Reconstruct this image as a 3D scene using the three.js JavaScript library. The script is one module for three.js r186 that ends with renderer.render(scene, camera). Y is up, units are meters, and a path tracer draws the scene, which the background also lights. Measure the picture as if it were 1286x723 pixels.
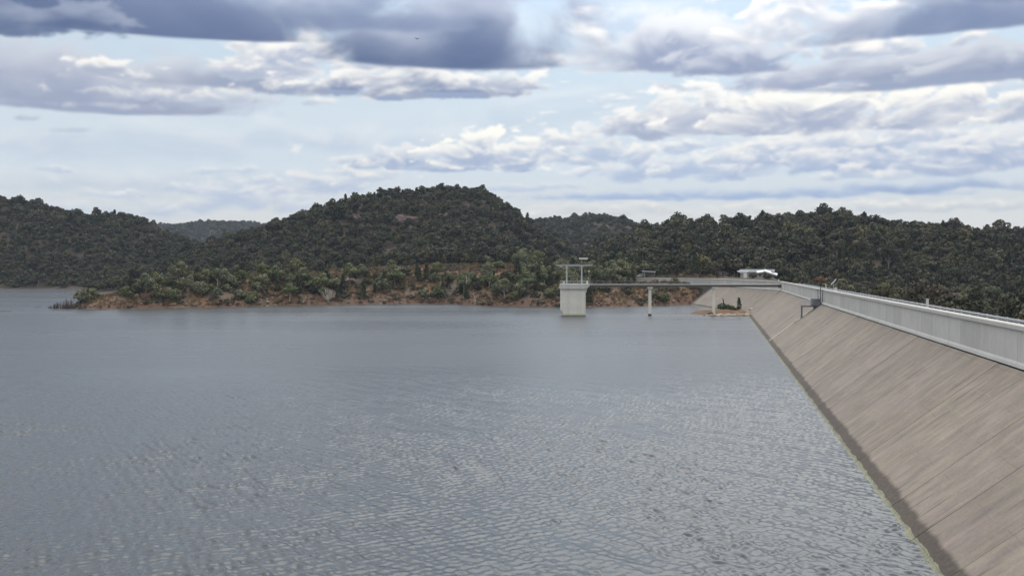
import * as THREE from 'three';
import { mergeGeometries } from 'three/addons/utils/BufferGeometryUtils.js';

/* ------------------------------------------------------------------ camera */
const scene = new THREE.Scene();
const camera = new THREE.PerspectiveCamera(32.26, 1024 / 575, 0.5, 9000);
camera.position.set(0, 16, 0);
camera.rotation.x = -1.093 * Math.PI / 180;

/* --------------------------------------------------------------- noise kit */
function rng(seed) {
  let s = seed >>> 0;
  return () => { s = (s + 0x6D2B79F5) | 0; let t = Math.imul(s ^ (s >>> 15), 1 | s); t = (t + Math.imul(t ^ (t >>> 7), 61 | t)) ^ t; return ((t ^ (t >>> 14)) >>> 0) / 4294967296; };
}
const PERM = new Uint8Array(512), GX = new Float32Array(256), GY = new Float32Array(256);
{
  const r = rng(7), p = [...Array(256).keys()];
  for (let i = 255; i > 0; i--) { const j = Math.floor(r() * (i + 1)); [p[i], p[j]] = [p[j], p[i]]; }
  for (let i = 0; i < 512; i++) PERM[i] = p[i & 255];
  for (let i = 0; i < 256; i++) { const a = r() * Math.PI * 2; GX[i] = Math.cos(a); GY[i] = Math.sin(a); }
}
function noise(x, y, px = 256, py = 256) {              // gradient noise, about -0.7 .. 0.7, periodic
  const xf = Math.floor(x), yf = Math.floor(y), fx = x - xf, fy = y - yf;
  const x0 = (((xf % px) + px) % px) & 255, x1 = ((((xf + 1) % px) + px) % px) & 255, y0 = (((yf % py) + py) % py) & 255, y1 = ((((yf + 1) % py) + py) % py) & 255;
  const u = fx * fx * fx * (fx * (fx * 6 - 15) + 10), v = fy * fy * fy * (fy * (fy * 6 - 15) + 10);
  const a = PERM[PERM[x0] + y0], b = PERM[PERM[x1] + y0], c = PERM[PERM[x0] + y1], d = PERM[PERM[x1] + y1];
  const n00 = GX[a] * fx + GY[a] * fy, n10 = GX[b] * (fx - 1) + GY[b] * fy, n01 = GX[c] * fx + GY[c] * (fy - 1), n11 = GX[d] * (fx - 1) + GY[d] * (fy - 1);
  const m0 = n00 + u * (n10 - n00), m1 = n01 + u * (n11 - n01);
  return m0 + v * (m1 - m0);
}
function fbm(x, y, o = 4, g = 0.5) { let a = 1, s = 0, f = 1; for (let i = 0; i < o; i++) { s += a * noise(x * f + i * 17.3, y * f + i * 9.1); a *= g; f *= 2.03; } return s; }
const clamp = (x, a = 0, b = 1) => Math.min(b, Math.max(a, x));
const ss = (a, b, x) => { const t = clamp((x - a) / (b - a)); return t * t * (3 - 2 * t); };
const lerp = (a, b, t) => a + (b - a) * t;
const lin = c => { c /= 255; return c <= 0.04045 ? c / 12.92 : Math.pow((c + 0.055) / 1.055, 2.4); };
const table = (pts, x) => {
  if (x <= pts[0][0]) return pts[0][1];
  for (let i = 1; i < pts.length; i++) if (x <= pts[i][0]) { const [x0, y0] = pts[i - 1], [x1, y1] = pts[i]; let t = (x - x0) / (x1 - x0); t = t * t * (3 - 2 * t) * 0.5 + t * 0.5; return y0 + (y1 - y0) * t; }
  return pts[pts.length - 1][1];
};

/* --------------------------------------------------------------------- sky */
// broken stratocumulus; clouds are listed as [centre x, base y, half width, height, sag, base colour, top colour, edge softness, noise size]
// in angular units (1250 to the radian, x from the middle of the view 643, y downward from the horizon 337.6)
function makeSky() {
  const W = 4096, H = 2048, K = 1250, data = new Float32Array(W * H * 4);
  const cpOf = i => { let u = (i + 0.5) / W; let az = (u - 0.25) * Math.PI * 2; if (az > Math.PI) az -= Math.PI * 2; return 643 + K * az; };
  const rpOf = j => 337.6 - K * ((j + 0.5) / H - 0.5) * Math.PI;
  const clear = [[-2000, [178, 190, 208]], [-900, [188, 200, 216]], [-300, [194, 208, 223]], [-40, [186, 207, 227]], [90, [202, 219, 233]], [150, [211, 224, 234]], [215, [210, 222, 232]], [255, [214, 220, 224]], [290, [223, 224, 222]], [345, [222, 222, 219]], [420, [150, 150, 150]], [600, [70, 72, 72]]];
  for (let j = 0; j < H; j++) {
    const rp = rpOf(j); let k = 1; while (k < clear.length - 1 && rp > clear[k][0]) k++;
    const t = clamp((rp - clear[k - 1][0]) / (clear[k][0] - clear[k - 1][0]));
    const col = [0, 1, 2].map(c => lin(lerp(clear[k - 1][1][c], clear[k][1][c], t)));
    for (let i = 0; i < W; i++) { const o = (j * W + i) * 4; data[o] = col[0]; data[o + 1] = col[1]; data[o + 2] = col[2]; data[o + 3] = 1; }
  }
  let seed = 0;
  function cloud(cx, cy, a, bt, bb, base, top, soft = 0.35, ns = 34, op = 1, oct = 5, k = 0.9) {
    seed += 1; const sx = seed * 13.7, sy = seed * 7.9;
    const b = [base[0] * 0.93, base[1] * 0.955, base[2] * 0.995].map(lin), tc = top.map(c => lin(Math.min(255, c * 1.035))), rx = a * 1.7, rT = bt * 1.9, rB = bb * 2.2;
    const j0 = Math.max(0, Math.floor((0.5 + (337.6 - (cy + rB)) / K / Math.PI) * H)), j1 = Math.min(H - 1, Math.ceil((0.5 + (337.6 - (cy - rT)) / K / Math.PI) * H));
    const iC = ((cx - 643) / K / (Math.PI * 2) + 0.25) * W, iR = rx / K / (Math.PI * 2) * W;
    for (let j = j0; j <= j1; j++) {
      const rp = rpOf(j);
      for (let ii = Math.floor(iC - iR); ii <= iC + iR; ii++) {
        const cp = 643 + ((ii + 0.5) / W - 0.25) * Math.PI * 2 * K, i = ((ii % W) + W) % W;
        const nx = cp / (ns * 2.1) + sx, ny = rp / ns + sy;
        const wx = noise(nx * 0.6 + 31, ny * 0.6) * 0.8, wy = noise(nx * 0.6, ny * 0.6 + 57) * 0.8;
        const n = fbm(nx + wx, ny + wy, oct, 0.54);
        const Y = cy - rp + wy * bb * 0.9 + noise(cp / (ns * 5) + sy, sx) * bb * 1.6, X = (cp - cx) / a, Yn = Y > 0 ? Y / bt : Y / bb;
        const D = 1 - Math.sqrt(X * X + Yn * Yn);
        const dens = D + n * k * (Y > 0 ? 1 : 0.9);
        if (dens <= 0) continue;
        const al = ss(0, soft, dens) * op;
        const n2 = fbm(nx + wx + 0.10, ny + wy - 0.42, Math.max(2, oct - 2), 0.54), up = D + n2 * k;
        let lit = clamp(0.16 + clamp(Y / bt, -0.3, 1.2) * 0.62 + (dens - up) * 0.55 + (1 - ss(0, 0.75, dens)) * 0.34);
        lit = lit * lit * (3 - 2 * lit); lit = lerp(lit, lit * lit * (3 - 2 * lit), 0.5);
        const o = (j * W + i) * 4;
        for (let c = 0; c < 3; c++) data[o + c] += (lerp(b[c], tc[c], lit) - data[o + c]) * al;
      }
    }
  }
  const C = (c, r, a, bt, bb, base, top, soft, ns, op, oct, k) => {                       // centre given on the flat picture plane
    const az = Math.atan((c - 643) / K), el = Math.atan((337.6 - r) / K * Math.cos(az));
    cloud(643 + K * az, 337.6 - K * el, a * Math.cos(az), bt, bb, base, top, soft, ns, op, oct, k);
  };
  const R = rng(99);
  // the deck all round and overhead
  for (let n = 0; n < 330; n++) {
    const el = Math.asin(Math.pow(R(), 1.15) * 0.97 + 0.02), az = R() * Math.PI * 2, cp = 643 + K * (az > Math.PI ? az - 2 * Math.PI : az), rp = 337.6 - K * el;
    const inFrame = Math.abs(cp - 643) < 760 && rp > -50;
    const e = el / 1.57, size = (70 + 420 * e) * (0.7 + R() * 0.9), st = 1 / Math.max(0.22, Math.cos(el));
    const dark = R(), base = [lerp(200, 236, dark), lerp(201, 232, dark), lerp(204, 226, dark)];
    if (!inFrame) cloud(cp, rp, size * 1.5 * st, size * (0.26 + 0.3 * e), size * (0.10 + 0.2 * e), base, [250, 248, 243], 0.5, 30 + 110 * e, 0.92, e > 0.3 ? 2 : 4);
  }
  const W1 = [243, 241, 236], W2 = [232, 232, 231], G1 = [176, 183, 200], G2 = [150, 160, 182], G3 = [124, 138, 166], G4 = [100, 116, 148];
  // thin high veil and soft far cloud between the banks
  for (const [c, r, a, bt] of [[120, 190, 330, 44], [420, 176, 300, 34], [700, 140, 260, 46], [1000, 190, 320, 60], [250, 226, 260, 30], [760, 60, 260, 70], [1180, 130, 260, 50], [60, 232, 240, 26]]) C(c, r, a, bt, bt * 0.5, [203, 212, 222], [229, 231, 232], 1.3, 44, 0.62, 5, 0.8);
  // low streaks and far banks
  C(800, 268, 330, 14, 7, [220, 219, 214], [231, 228, 221], 0.9, 14, 0.8);
  C(1150, 262, 220, 12, 6, [212, 214, 214], [234, 231, 224], 0.7, 13, 0.8);
  C(60, 262, 200, 16, 7, [204, 212, 222], [222, 226, 229], 1, 18, 0.6);
  C(290, 258, 150, 34, 12, [192, 204, 221], [229, 230, 230], 0.9, 20, 0.75);
  C(400, 236, 110, 26, 8, [194, 204, 220], [236, 234, 229], 0.7, 18, 0.8);
  C(470, 222, 60, 16, 5, [205, 212, 222], [244, 240, 229], 0.6, 12, 0.75);
  C(960, 247, 350, 15, 4, [158, 180, 212], [186, 201, 222], 0.9, 13, 0.8, 4, 0.5);
  C(780, 248, 150, 9, 3, [166, 186, 214], [190, 204, 224], 0.8, 10, 0.8, 4, 0.5);
  C(1180, 238, 190, 16, 4, [156, 176, 206], [196, 207, 223], 0.8, 13, 0.75, 4, 0.5);
  C(640, 238, 120, 9, 4, [190, 203, 221], [222, 226, 230], 0.8, 12, 0.6);
  // middle distance cumulus
  C(1110, 214, 220, 62, 9, [176, 189, 211], [224, 226, 228], 0.5, 22, 0.9);
  C(1230, 208, 110, 56, 9, [180, 191, 211], [228, 229, 230], 0.5, 20, 0.9);
  C(985, 210, 90, 40, 8, [182, 194, 214], [234, 233, 230], 0.45, 18, 0.85);
  C(830, 224, 120, 34, 8, [184, 197, 217], [229, 230, 230], 0.5, 18, 0.85);
  C(740, 200, 80, 42, 8, [186, 198, 216], [237, 235, 231], 0.45, 18, 0.85);
  C(545, 211, 160, 30, 5, [170, 184, 207], [226, 228, 230], 0.4, 18, 0.92);
  C(612, 205, 82, 46, 6, [184, 194, 212], [248, 245, 237], 0.26, 17, 0.97, 6);
  C(690, 190, 30, 26, 6, [205, 211, 221], [244, 241, 234], 0.4, 12, 0.8);
  C(824, 216, 18, 12, 4, [214, 218, 224], [240, 239, 235], 0.5, 8, 0.8);
  for (const [c, r, a, bt] of [[765, 166, 34, 20], [705, 182, 26, 16], [905, 204, 34, 20], [968, 190, 40, 22], [1012, 206, 36, 20], [1052, 182, 44, 24], [1112, 200, 40, 22], [1165, 178, 46, 24], [1205, 202, 36, 20], [1262, 186, 40, 26], [860, 186, 40, 18], [1085, 222, 60, 14], [655, 196, 30, 16], [480, 206, 40, 12]]) C(c, r, a, bt, 4, [190, 200, 216], [238, 236, 232], 0.5, 15, 0.72, 6, 1);
  for (const [c, r, a, bt] of [[330, 228, 60, 9], [362, 250, 50, 10], [235, 238, 60, 8], [285, 214, 44, 7], [150, 246, 70, 7], [60, 214, 50, 6], [420, 262, 40, 8]]) C(c, r, a, bt, 4, [200, 210, 224], [240, 239, 235], 0.8, 14, 0.6, 6, 1);
  // the right-hand bank
  C(870, 158, 140, 62, 10, G1, [240, 239, 235], 0.3, 26, 0.96, 6);
  C(1040, 158, 170, 50, 9, [178, 184, 201], [244, 242, 235], 0.3, 25, 0.96, 6);
  C(1220, 152, 130, 46, 9, [190, 195, 208], [244, 242, 235], 0.3, 24, 0.95, 6);
  C(1227, 156, 20, 10, 3, [226, 227, 226], [247, 244, 236], 0.5, 9, 0.85);
  C(1000, 106, 160, 28, 7, [168, 176, 196], [214, 217, 224], 0.5, 22, 0.92);
  C(1150, 104, 210, 48, 8, [148, 158, 181], [206, 209, 217], 0.5, 44, 0.95, 5, 0.7);
  C(1250, 96, 120, 42, 8, [156, 165, 186], [200, 204, 213], 0.45, 26, 0.9);
  C(1100, 66, 120, 22, 6, [196, 200, 210], [243, 240, 233], 0.45, 18, 0.9);
  C(850, 89, 130, 90, 9, [160, 168, 189], [224, 226, 230], 0.45, 48, 0.97, 5, 0.7);
  C(930, 90, 95, 40, 6, [148, 158, 182], [206, 209, 218], 0.45, 24, 0.8);
  C(1000, 46, 110, 60, 12, [208, 210, 216], [246, 243, 237], 0.4, 28, 0.95);
  C(1200, 37, 190, 70, 8, [128, 140, 167], [180, 187, 202], 0.55, 60, 0.96, 5, 0.6);
  C(1270, 8, 120, 62, 12, [140, 150, 174], [196, 199, 208], 0.5, 36, 0.8);
  // the left-hand bank
  C(130, 136, 215, 98, 7, [162, 170, 190], [202, 206, 217], 0.5, 56, 0.96, 5, 0.65);
  C(40, 122, 200, 80, 9, [168, 175, 194], [205, 209, 218], 0.6, 50, 0.85, 5, 0.65);
  C(290, 112, 140, 60, 8, [150, 160, 183], [214, 217, 223], 0.5, 44, 0.92, 5, 0.7);
  C(250, 126, 170, 17, 5, [196, 202, 214], [236, 235, 231], 0.6, 16, 0.85);
  C(140, 138, 62, 12, 4, [146, 156, 179], [196, 201, 212], 0.6, 16, 0.8);
  C(138, 94, 48, 20, 5, [190, 194, 206], [244, 242, 238], 0.4, 14, 0.95, 6);
  C(345, 90, 85, 52, 10, [190, 196, 210], [247, 244, 238], 0.35, 24, 0.95, 6);
  C(520, 119, 165, 46, 6, [140, 152, 178], [240, 239, 236], 0.3, 26, 0.97, 6);
  C(560, 86, 180, 22, 6, [180, 187, 203], [240, 239, 235], 0.5, 20, 0.85);
  C(640, 108, 60, 20, 5, [176, 184, 200], [238, 237, 233], 0.5, 16, 0.85);
  C(90, 164, 50, 6, 3, [196, 204, 215], [214, 219, 225], 0.9, 12, 0.7);
  C(35, 150, 20, 6, 3, [180, 190, 205], [206, 212, 221], 0.8, 10, 0.7);
  // dark bases along the top
  C(560, 78, 215, 120, 8, G4, [176, 184, 202], 0.55, 64, 0.97, 5, 0.6);
  C(460, 36, 150, 80, 12, [132, 145, 172], [182, 189, 205], 0.7, 60, 0.85, 5, 0.6);
  C(140, 37, 340, 100, 5, [98, 114, 147], [136, 148, 175], 0.4, 80, 0.98, 4, 0.4);
  C(-120, 30, 260, 90, 8, G4, G2, 0.35, 46, 0.95);
  C(748, 82, 42, 72, 10, [204, 207, 215], [246, 243, 238], 0.7, 40, 0.9, 5, 0.8);
  // an overcast sky is brighter overhead than low down, in the usual proportion (1 + 2 sin elevation)
  for (let j = H >> 1; j < H; j++) { const el = ((j + 0.5) / H - 0.5) * Math.PI, f = Math.max(1, (1 + 2 * Math.sin(el)) / (1 + 2 * Math.sin(0.2))); if (f > 1) for (let i = j * W * 4; i < (j + 1) * W * 4; i++) if ((i & 3) < 3) data[i] *= f; }
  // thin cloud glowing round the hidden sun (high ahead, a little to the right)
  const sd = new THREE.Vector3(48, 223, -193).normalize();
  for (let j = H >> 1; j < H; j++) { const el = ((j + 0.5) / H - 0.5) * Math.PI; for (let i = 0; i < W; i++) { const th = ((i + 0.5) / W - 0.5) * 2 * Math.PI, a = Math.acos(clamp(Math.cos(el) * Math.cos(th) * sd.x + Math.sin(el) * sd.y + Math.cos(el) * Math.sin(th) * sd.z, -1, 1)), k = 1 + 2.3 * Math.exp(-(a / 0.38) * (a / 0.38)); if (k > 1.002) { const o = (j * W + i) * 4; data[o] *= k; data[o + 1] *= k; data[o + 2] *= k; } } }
  const t = new THREE.DataTexture(data, W, H, THREE.RGBAFormat, THREE.FloatType);
  t.mapping = THREE.EquirectangularReflectionMapping; t.magFilter = THREE.LinearFilter; t.minFilter = THREE.LinearFilter; t.wrapS = THREE.RepeatWrapping; t.colorSpace = THREE.LinearSRGBColorSpace; t.needsUpdate = true;
  return t;
}
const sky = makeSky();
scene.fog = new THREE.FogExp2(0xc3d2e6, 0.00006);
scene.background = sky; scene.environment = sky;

/* --------------------------------------------------------------------- sun */
const sun = new THREE.DirectionalLight(new THREE.Color(1, 0.92, 0.8), 0.5);
sun.position.set(48, 223, -493); sun.target.position.set(0, 0, -300);
sun.castShadow = true; sun.shadow.radius = 112; sun.shadow.mapSize.set(4096, 4096);
Object.assign(sun.shadow.camera, { left: -700, right: 700, top: 700, bottom: -700, near: 1, far: 2500 });
scene.add(sun, sun.target);

const renderer = new THREE.WebGLRenderer({ antialias: true });
renderer.toneMapping = THREE.LinearToneMapping; renderer.toneMappingExposure = 1;
renderer.shadowMap.enabled = true; renderer.shadowMap.type = THREE.PCFSoftShadowMap;

/* ----------------------------------------------------------------- helpers */
const used = {};
function numbered(n) { const k = (used[n] = (used[n] ?? -1) + 1); return k ? `${n}_${String(k).padStart(3, '0')}` : n; }
function shade(o) { o.traverse(c => { if (c.isMesh) { c.castShadow = true; c.receiveShadow = true; } }); return o; }
function tag(o, label, category, group) { o.userData.label = label; o.userData.category = category; if (group) o.userData.group = group; return o; }
function thing(name, label, category, x, y, z, turn = 0, group) { const o = new THREE.Group(); o.name = numbered(name); o.position.set(x, y, z); o.rotation.y = turn; tag(o, label, category, group); scene.add(o); return o; }
function mesh(name, geo, mat, parent) { const m = new THREE.Mesh(geo, mat); m.name = parent ? name : numbered(name); m.castShadow = m.receiveShadow = true; (parent ?? scene).add(m); return m; }
function struct(name, geo, mat) { const m = mesh(name, geo, mat); m.userData.kind = 'structure'; return m; }
function stuffOf(o) { o.userData.kind = 'stuff'; return o; }
const box = (w, h, d, x = 0, y = 0, z = 0, ry = 0) => { const g = new THREE.BoxGeometry(w, h, d); if (ry) g.rotateY(ry); g.translate(x, y, z); return g; };
const cyl = (r0, r1, h, x = 0, y = 0, z = 0, n = 10) => { const g = new THREE.CylinderGeometry(r1, r0, h, n); g.translate(x, y + h / 2, z); return g; };
function rod(a, b, r, n = 6) { const A = new THREE.Vector3(...a), B = new THREE.Vector3(...b), d = B.clone().sub(A), g = new THREE.CylinderGeometry(r, r, d.length(), n); g.applyQuaternion(new THREE.Quaternion().setFromUnitVectors(new THREE.Vector3(0, 1, 0), d.normalize())); g.translate((A.x + B.x) / 2, (A.y + B.y) / 2, (A.z + B.z) / 2); return g; }
const merge = a => mergeGeometries(a.map(g => { const h = g.index ? g.toNonIndexed() : g; for (const k of Object.keys(h.attributes)) if (!['position', 'normal', 'uv'].includes(k)) h.deleteAttribute(k); if (!h.attributes.uv) h.setAttribute('uv', new THREE.BufferAttribute(new Float32Array(h.attributes.position.count * 2), 2)); return h; }));
function tex(w, h, f, srgb = true) {                         // f(u, v) -> [r, g, b] 0..1 (linear values are stored as sRGB bytes when srgb)
  const d = new Uint8Array(w * h * 4), enc = x => srgb ? (x <= 0.0031308 ? x * 12.92 : 1.055 * Math.pow(x, 1 / 2.4) - 0.055) : x;
  for (let j = 0; j < h; j++) for (let i = 0; i < w; i++) { const c = f((i + 0.5) / w, (j + 0.5) / h), o = (j * w + i) * 4; for (let k = 0; k < 3; k++) d[o + k] = Math.round(255 * clamp(enc(Math.max(0, c[k])))); d[o + 3] = 255; }
  const t = new THREE.DataTexture(d, w, h, THREE.RGBAFormat); t.wrapS = t.wrapT = THREE.RepeatWrapping; t.magFilter = THREE.LinearFilter; t.minFilter = THREE.LinearMipmapLinearFilter; t.generateMipmaps = true; if (srgb) t.colorSpace = THREE.SRGBColorSpace; t.needsUpdate = true; return t;
}
const std = (r, g, b, rough = 0.9, extra = {}) => new THREE.MeshStandardMaterial({ color: new THREE.Color().setRGB(r, g, b), roughness: rough, metalness: 0, ...extra });

/* ------------------------------------------------------------------ terrain */
// x to the right, d straight ahead from the lookout (z = -d), metres; the lake lies at height 0
const TH = Math.atan(0.2027), SN = Math.sin(TH), CS = Math.cos(TH);
const lateral = (x, d) => x * CS - d * SN;                         // across the dam, from the lookout
const SHORE = [[-194, 404], [-176, 400], [-157, 397], [-129, 409], [-107, 426], [-86, 440], [-59, 455], [-30, 455], [-8, 431], [19, 417], [40, 422], [64, 431], [76, 446], [84, 450], [92, 452], [110, 452]];
const WEST = [[390, -192], [420, -186], [470, -166], [560, -152], [640, -178], [700, -230], [780, -330]];
const RIDGES = [
  { D: 1010, front: 232, back: 420, h: [[-1400, 62], [-1000, 80], [-700, 88], [-600, 88], [-514, 84], [-466, 76], [-434, 67], [-378, 59], [-346, 50], [-316, 34], [-290, 18], [-250, 4], [-200, 0]] },
  { D: 950, front: 345, back: 380, h: [[-330, 0], [-290, 16], [-262, 33], [-238, 45], [-200, 60], [-170, 68], [-131, 77], [-109, 84], [-86, 88], [-62, 87], [-32, 79], [-2, 66], [13, 55], [30, 43], [60, 26], [110, 10], [160, 0]] },
  { D: 1500, front: 520, back: 500, h: [[-260, 20], [-120, 40], [-4, 66], [20, 77], [68, 86], [116, 90], [164, 83], [212, 73], [260, 66], [350, 60], [500, 52], [900, 50]] },
  { D: 2600, front: 900, back: 800, h: [[-1700, 70], [-1200, 100], [-1025, 113], [-921, 120], [-838, 124], [-776, 132], [-713, 130], [-651, 126], [-547, 110], [-300, 90], [0, 70], [400, 60]] },
  { D: 760, front: 360, back: 400, h: [[10, 0], [40, 16], [82, 30], [112, 38], [142, 42], [157, 44], [184, 45], [214, 50], [240, 50], [252, 48], [262, 43], [286, 42], [304, 44], [328, 37], [352, 34], [386, 35], [450, 37], [600, 40], [900, 44], [1300, 40]] },
];
const bump01 = t => t >= 1 || t <= -1 ? 0 : 0.5 + 0.5 * Math.cos(Math.PI * t);
function land(x, d) {
  let h = -5;
  // the low point with its dry-grass plateau, running on to the abutment at the right
  const p = d - table(SHORE, x) + noise(x / 9, 3.3) * 2 + noise(x / 27, 8.3) * 3, w = (x - table(WEST, d)) * 0.8;
  let q = Math.min(p, w); if (Math.abs(p - w) < 20) q -= (20 - Math.abs(p - w)) ** 2 / 80;
  if (x < 130) {
    const plat = lerp(19, 10.6, ss(-12, 40, x)), run = lerp(lerp(44, 30, ss(-12, 40, x)), 11, ss(62, 76, x));
    let g = q > 0 ? Math.min(q * 0.55, 0.9) + plat * (1 - Math.exp(-Math.max(0, q - 1) / run)) : Math.max(-5, q * 0.4);
    g += ss(4, 30, q) * (fbm(x / 31, d / 31, 3) * 1.9);
    h = Math.max(h, g);
  }
  let hills = 0;
  for (const r of RIDGES) { const t = d < r.D ? (r.D - d) / r.front : (d - r.D) / r.back; const f = bump01(t); if (f > 0) hills = Math.max(hills, table(r.h, x) * f); }
  const gully = fbm(x / 105, d / 125, 4) * 13 + fbm(x / 34, d / 40, 2) * 2.2;
  const far = ss(0, 18, hills);
  hills += gully * far * ss(700, 820, d + 60 * ss(60, 140, x)) * (1 - 0.8 * ss(0.86, 1, hills / 90));
  // ground below the dam on its dry side
  const u = lateral(x, d), low = 9 * (1 - ss(0, 60, hills)) * ss(110, 175, x);
  const dry = Math.max(-9 + 22 * ss(300, 460, d) * ss(190, 80, x), 10.0 - Math.max(0, u - 32) / 1.45);
  if (u > 24 && d < 470) h = Math.max(u < 33 ? 1 : dry, hills - low);
  else if (x > 95 && d >= 470) h = Math.max(h, dry, hills - low);
  else if (d > 470) h = Math.max(h, hills > 0.5 ? hills - 1.2 : h);
  return h;
}
const OUTCROPS = [[450, 275, 30, 7], [510, 279, 40, 11], [513, 262, 22, 11], [540, 247, 17, 8], [588, 263, 16, 9], [490, 317, 30, 7], [415, 309, 26, 6], [376, 321, 14, 6], [452, 262, 16, 5], [1046, 284, 34, 5]];
{
  const axis = segs => { const a = []; for (const [x0, x1, st] of segs) for (let x = x0; x < x1; x += st) a.push(x); a.push(segs[segs.length - 1][1]); return a; };
  const xs = axis([[-1800, -540, 22], [-540, 480, 4], [480, 1400, 20]]), ds = axis([[-60, 370, 9], [370, 600, 2.5], [600, 1120, 6], [1120, 3400, 26]]);
  const pos = new Float32Array(xs.length * ds.length * 3), col = new Float32Array(pos.length), uv = new Float32Array(xs.length * ds.length * 2), idx = [];
  let k = 0;
  const grass = [0.21, 0.135, 0.064], grey = [0.15, 0.115, 0.085], bank = [0.165, 0.09, 0.058], litter = [0.075, 0.058, 0.042], green = [0.085, 0.085, 0.04];
  for (let j = 0; j < ds.length; j++) for (let i = 0; i < xs.length; i++) {
    const x = xs[i], d = ds[j], y = land(x, d); pos.set([x, y, -d], k * 3); uv.set([x / 6, d / 6], k * 2);
    const q = d - table(SHORE, x), n = fbm(x / 22, d / 22, 4), m = fbm(x / 7 + 40, d / 7, 3), point = (d < 600 && x < 100 && y < 26) ? 1 : 0;
    let c = litter;
    if (point) {
      const a = ss(-0.15, 0.35, n + 0.3 * m + 0.25 * ss(40, 90, q) + 0.35 * ss(50, 75, x)), b = ss(14, 4, q + m * 10);
      c = [0, 1, 2].map(i => lerp(lerp(grey[i], grass[i], a), bank[i], b * 0.85));
      const gr = ss(0.1, 0.4, fbm(x / 14 + 9, d / 14, 3)); c = c.map((v, i) => lerp(v, green[i], gr * 0.5));
    } else { const a = ss(-0.2, 0.5, n); c = litter.map((v, i) => lerp(v, grass[i] * 0.55, a * 0.5)); }
    col.set(c.map(v => v * (1 + m * 0.35)), k * 3); k++;
  }
  const nx = xs.length;
  for (let j = 0; j < ds.length - 1; j++) for (let i = 0; i < nx - 1; i++) { const a = j * nx + i, b = a + 1, c = a + nx, e = c + 1; idx.push(a, b, c, b, e, c); }
  const g = new THREE.BufferGeometry(); g.setAttribute('position', new THREE.BufferAttribute(pos, 3)); g.setAttribute('color', new THREE.BufferAttribute(col, 3)); g.setAttribute('uv', new THREE.BufferAttribute(uv, 2)); g.setIndex(idx); g.computeVertexNormals();
  const grain = tex(256, 256, (u, v) => { const n = 0.78 + 0.5 * noise(u * 24, v * 24, 24, 24) + 0.35 * noise(u * 64, v * 64, 64, 64); return [n, n * 0.98, n * 0.95]; });
  struct('terrain', g, new THREE.MeshStandardMaterial({ vertexColors: true, map: grain, roughness: 1 }));
}

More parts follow.
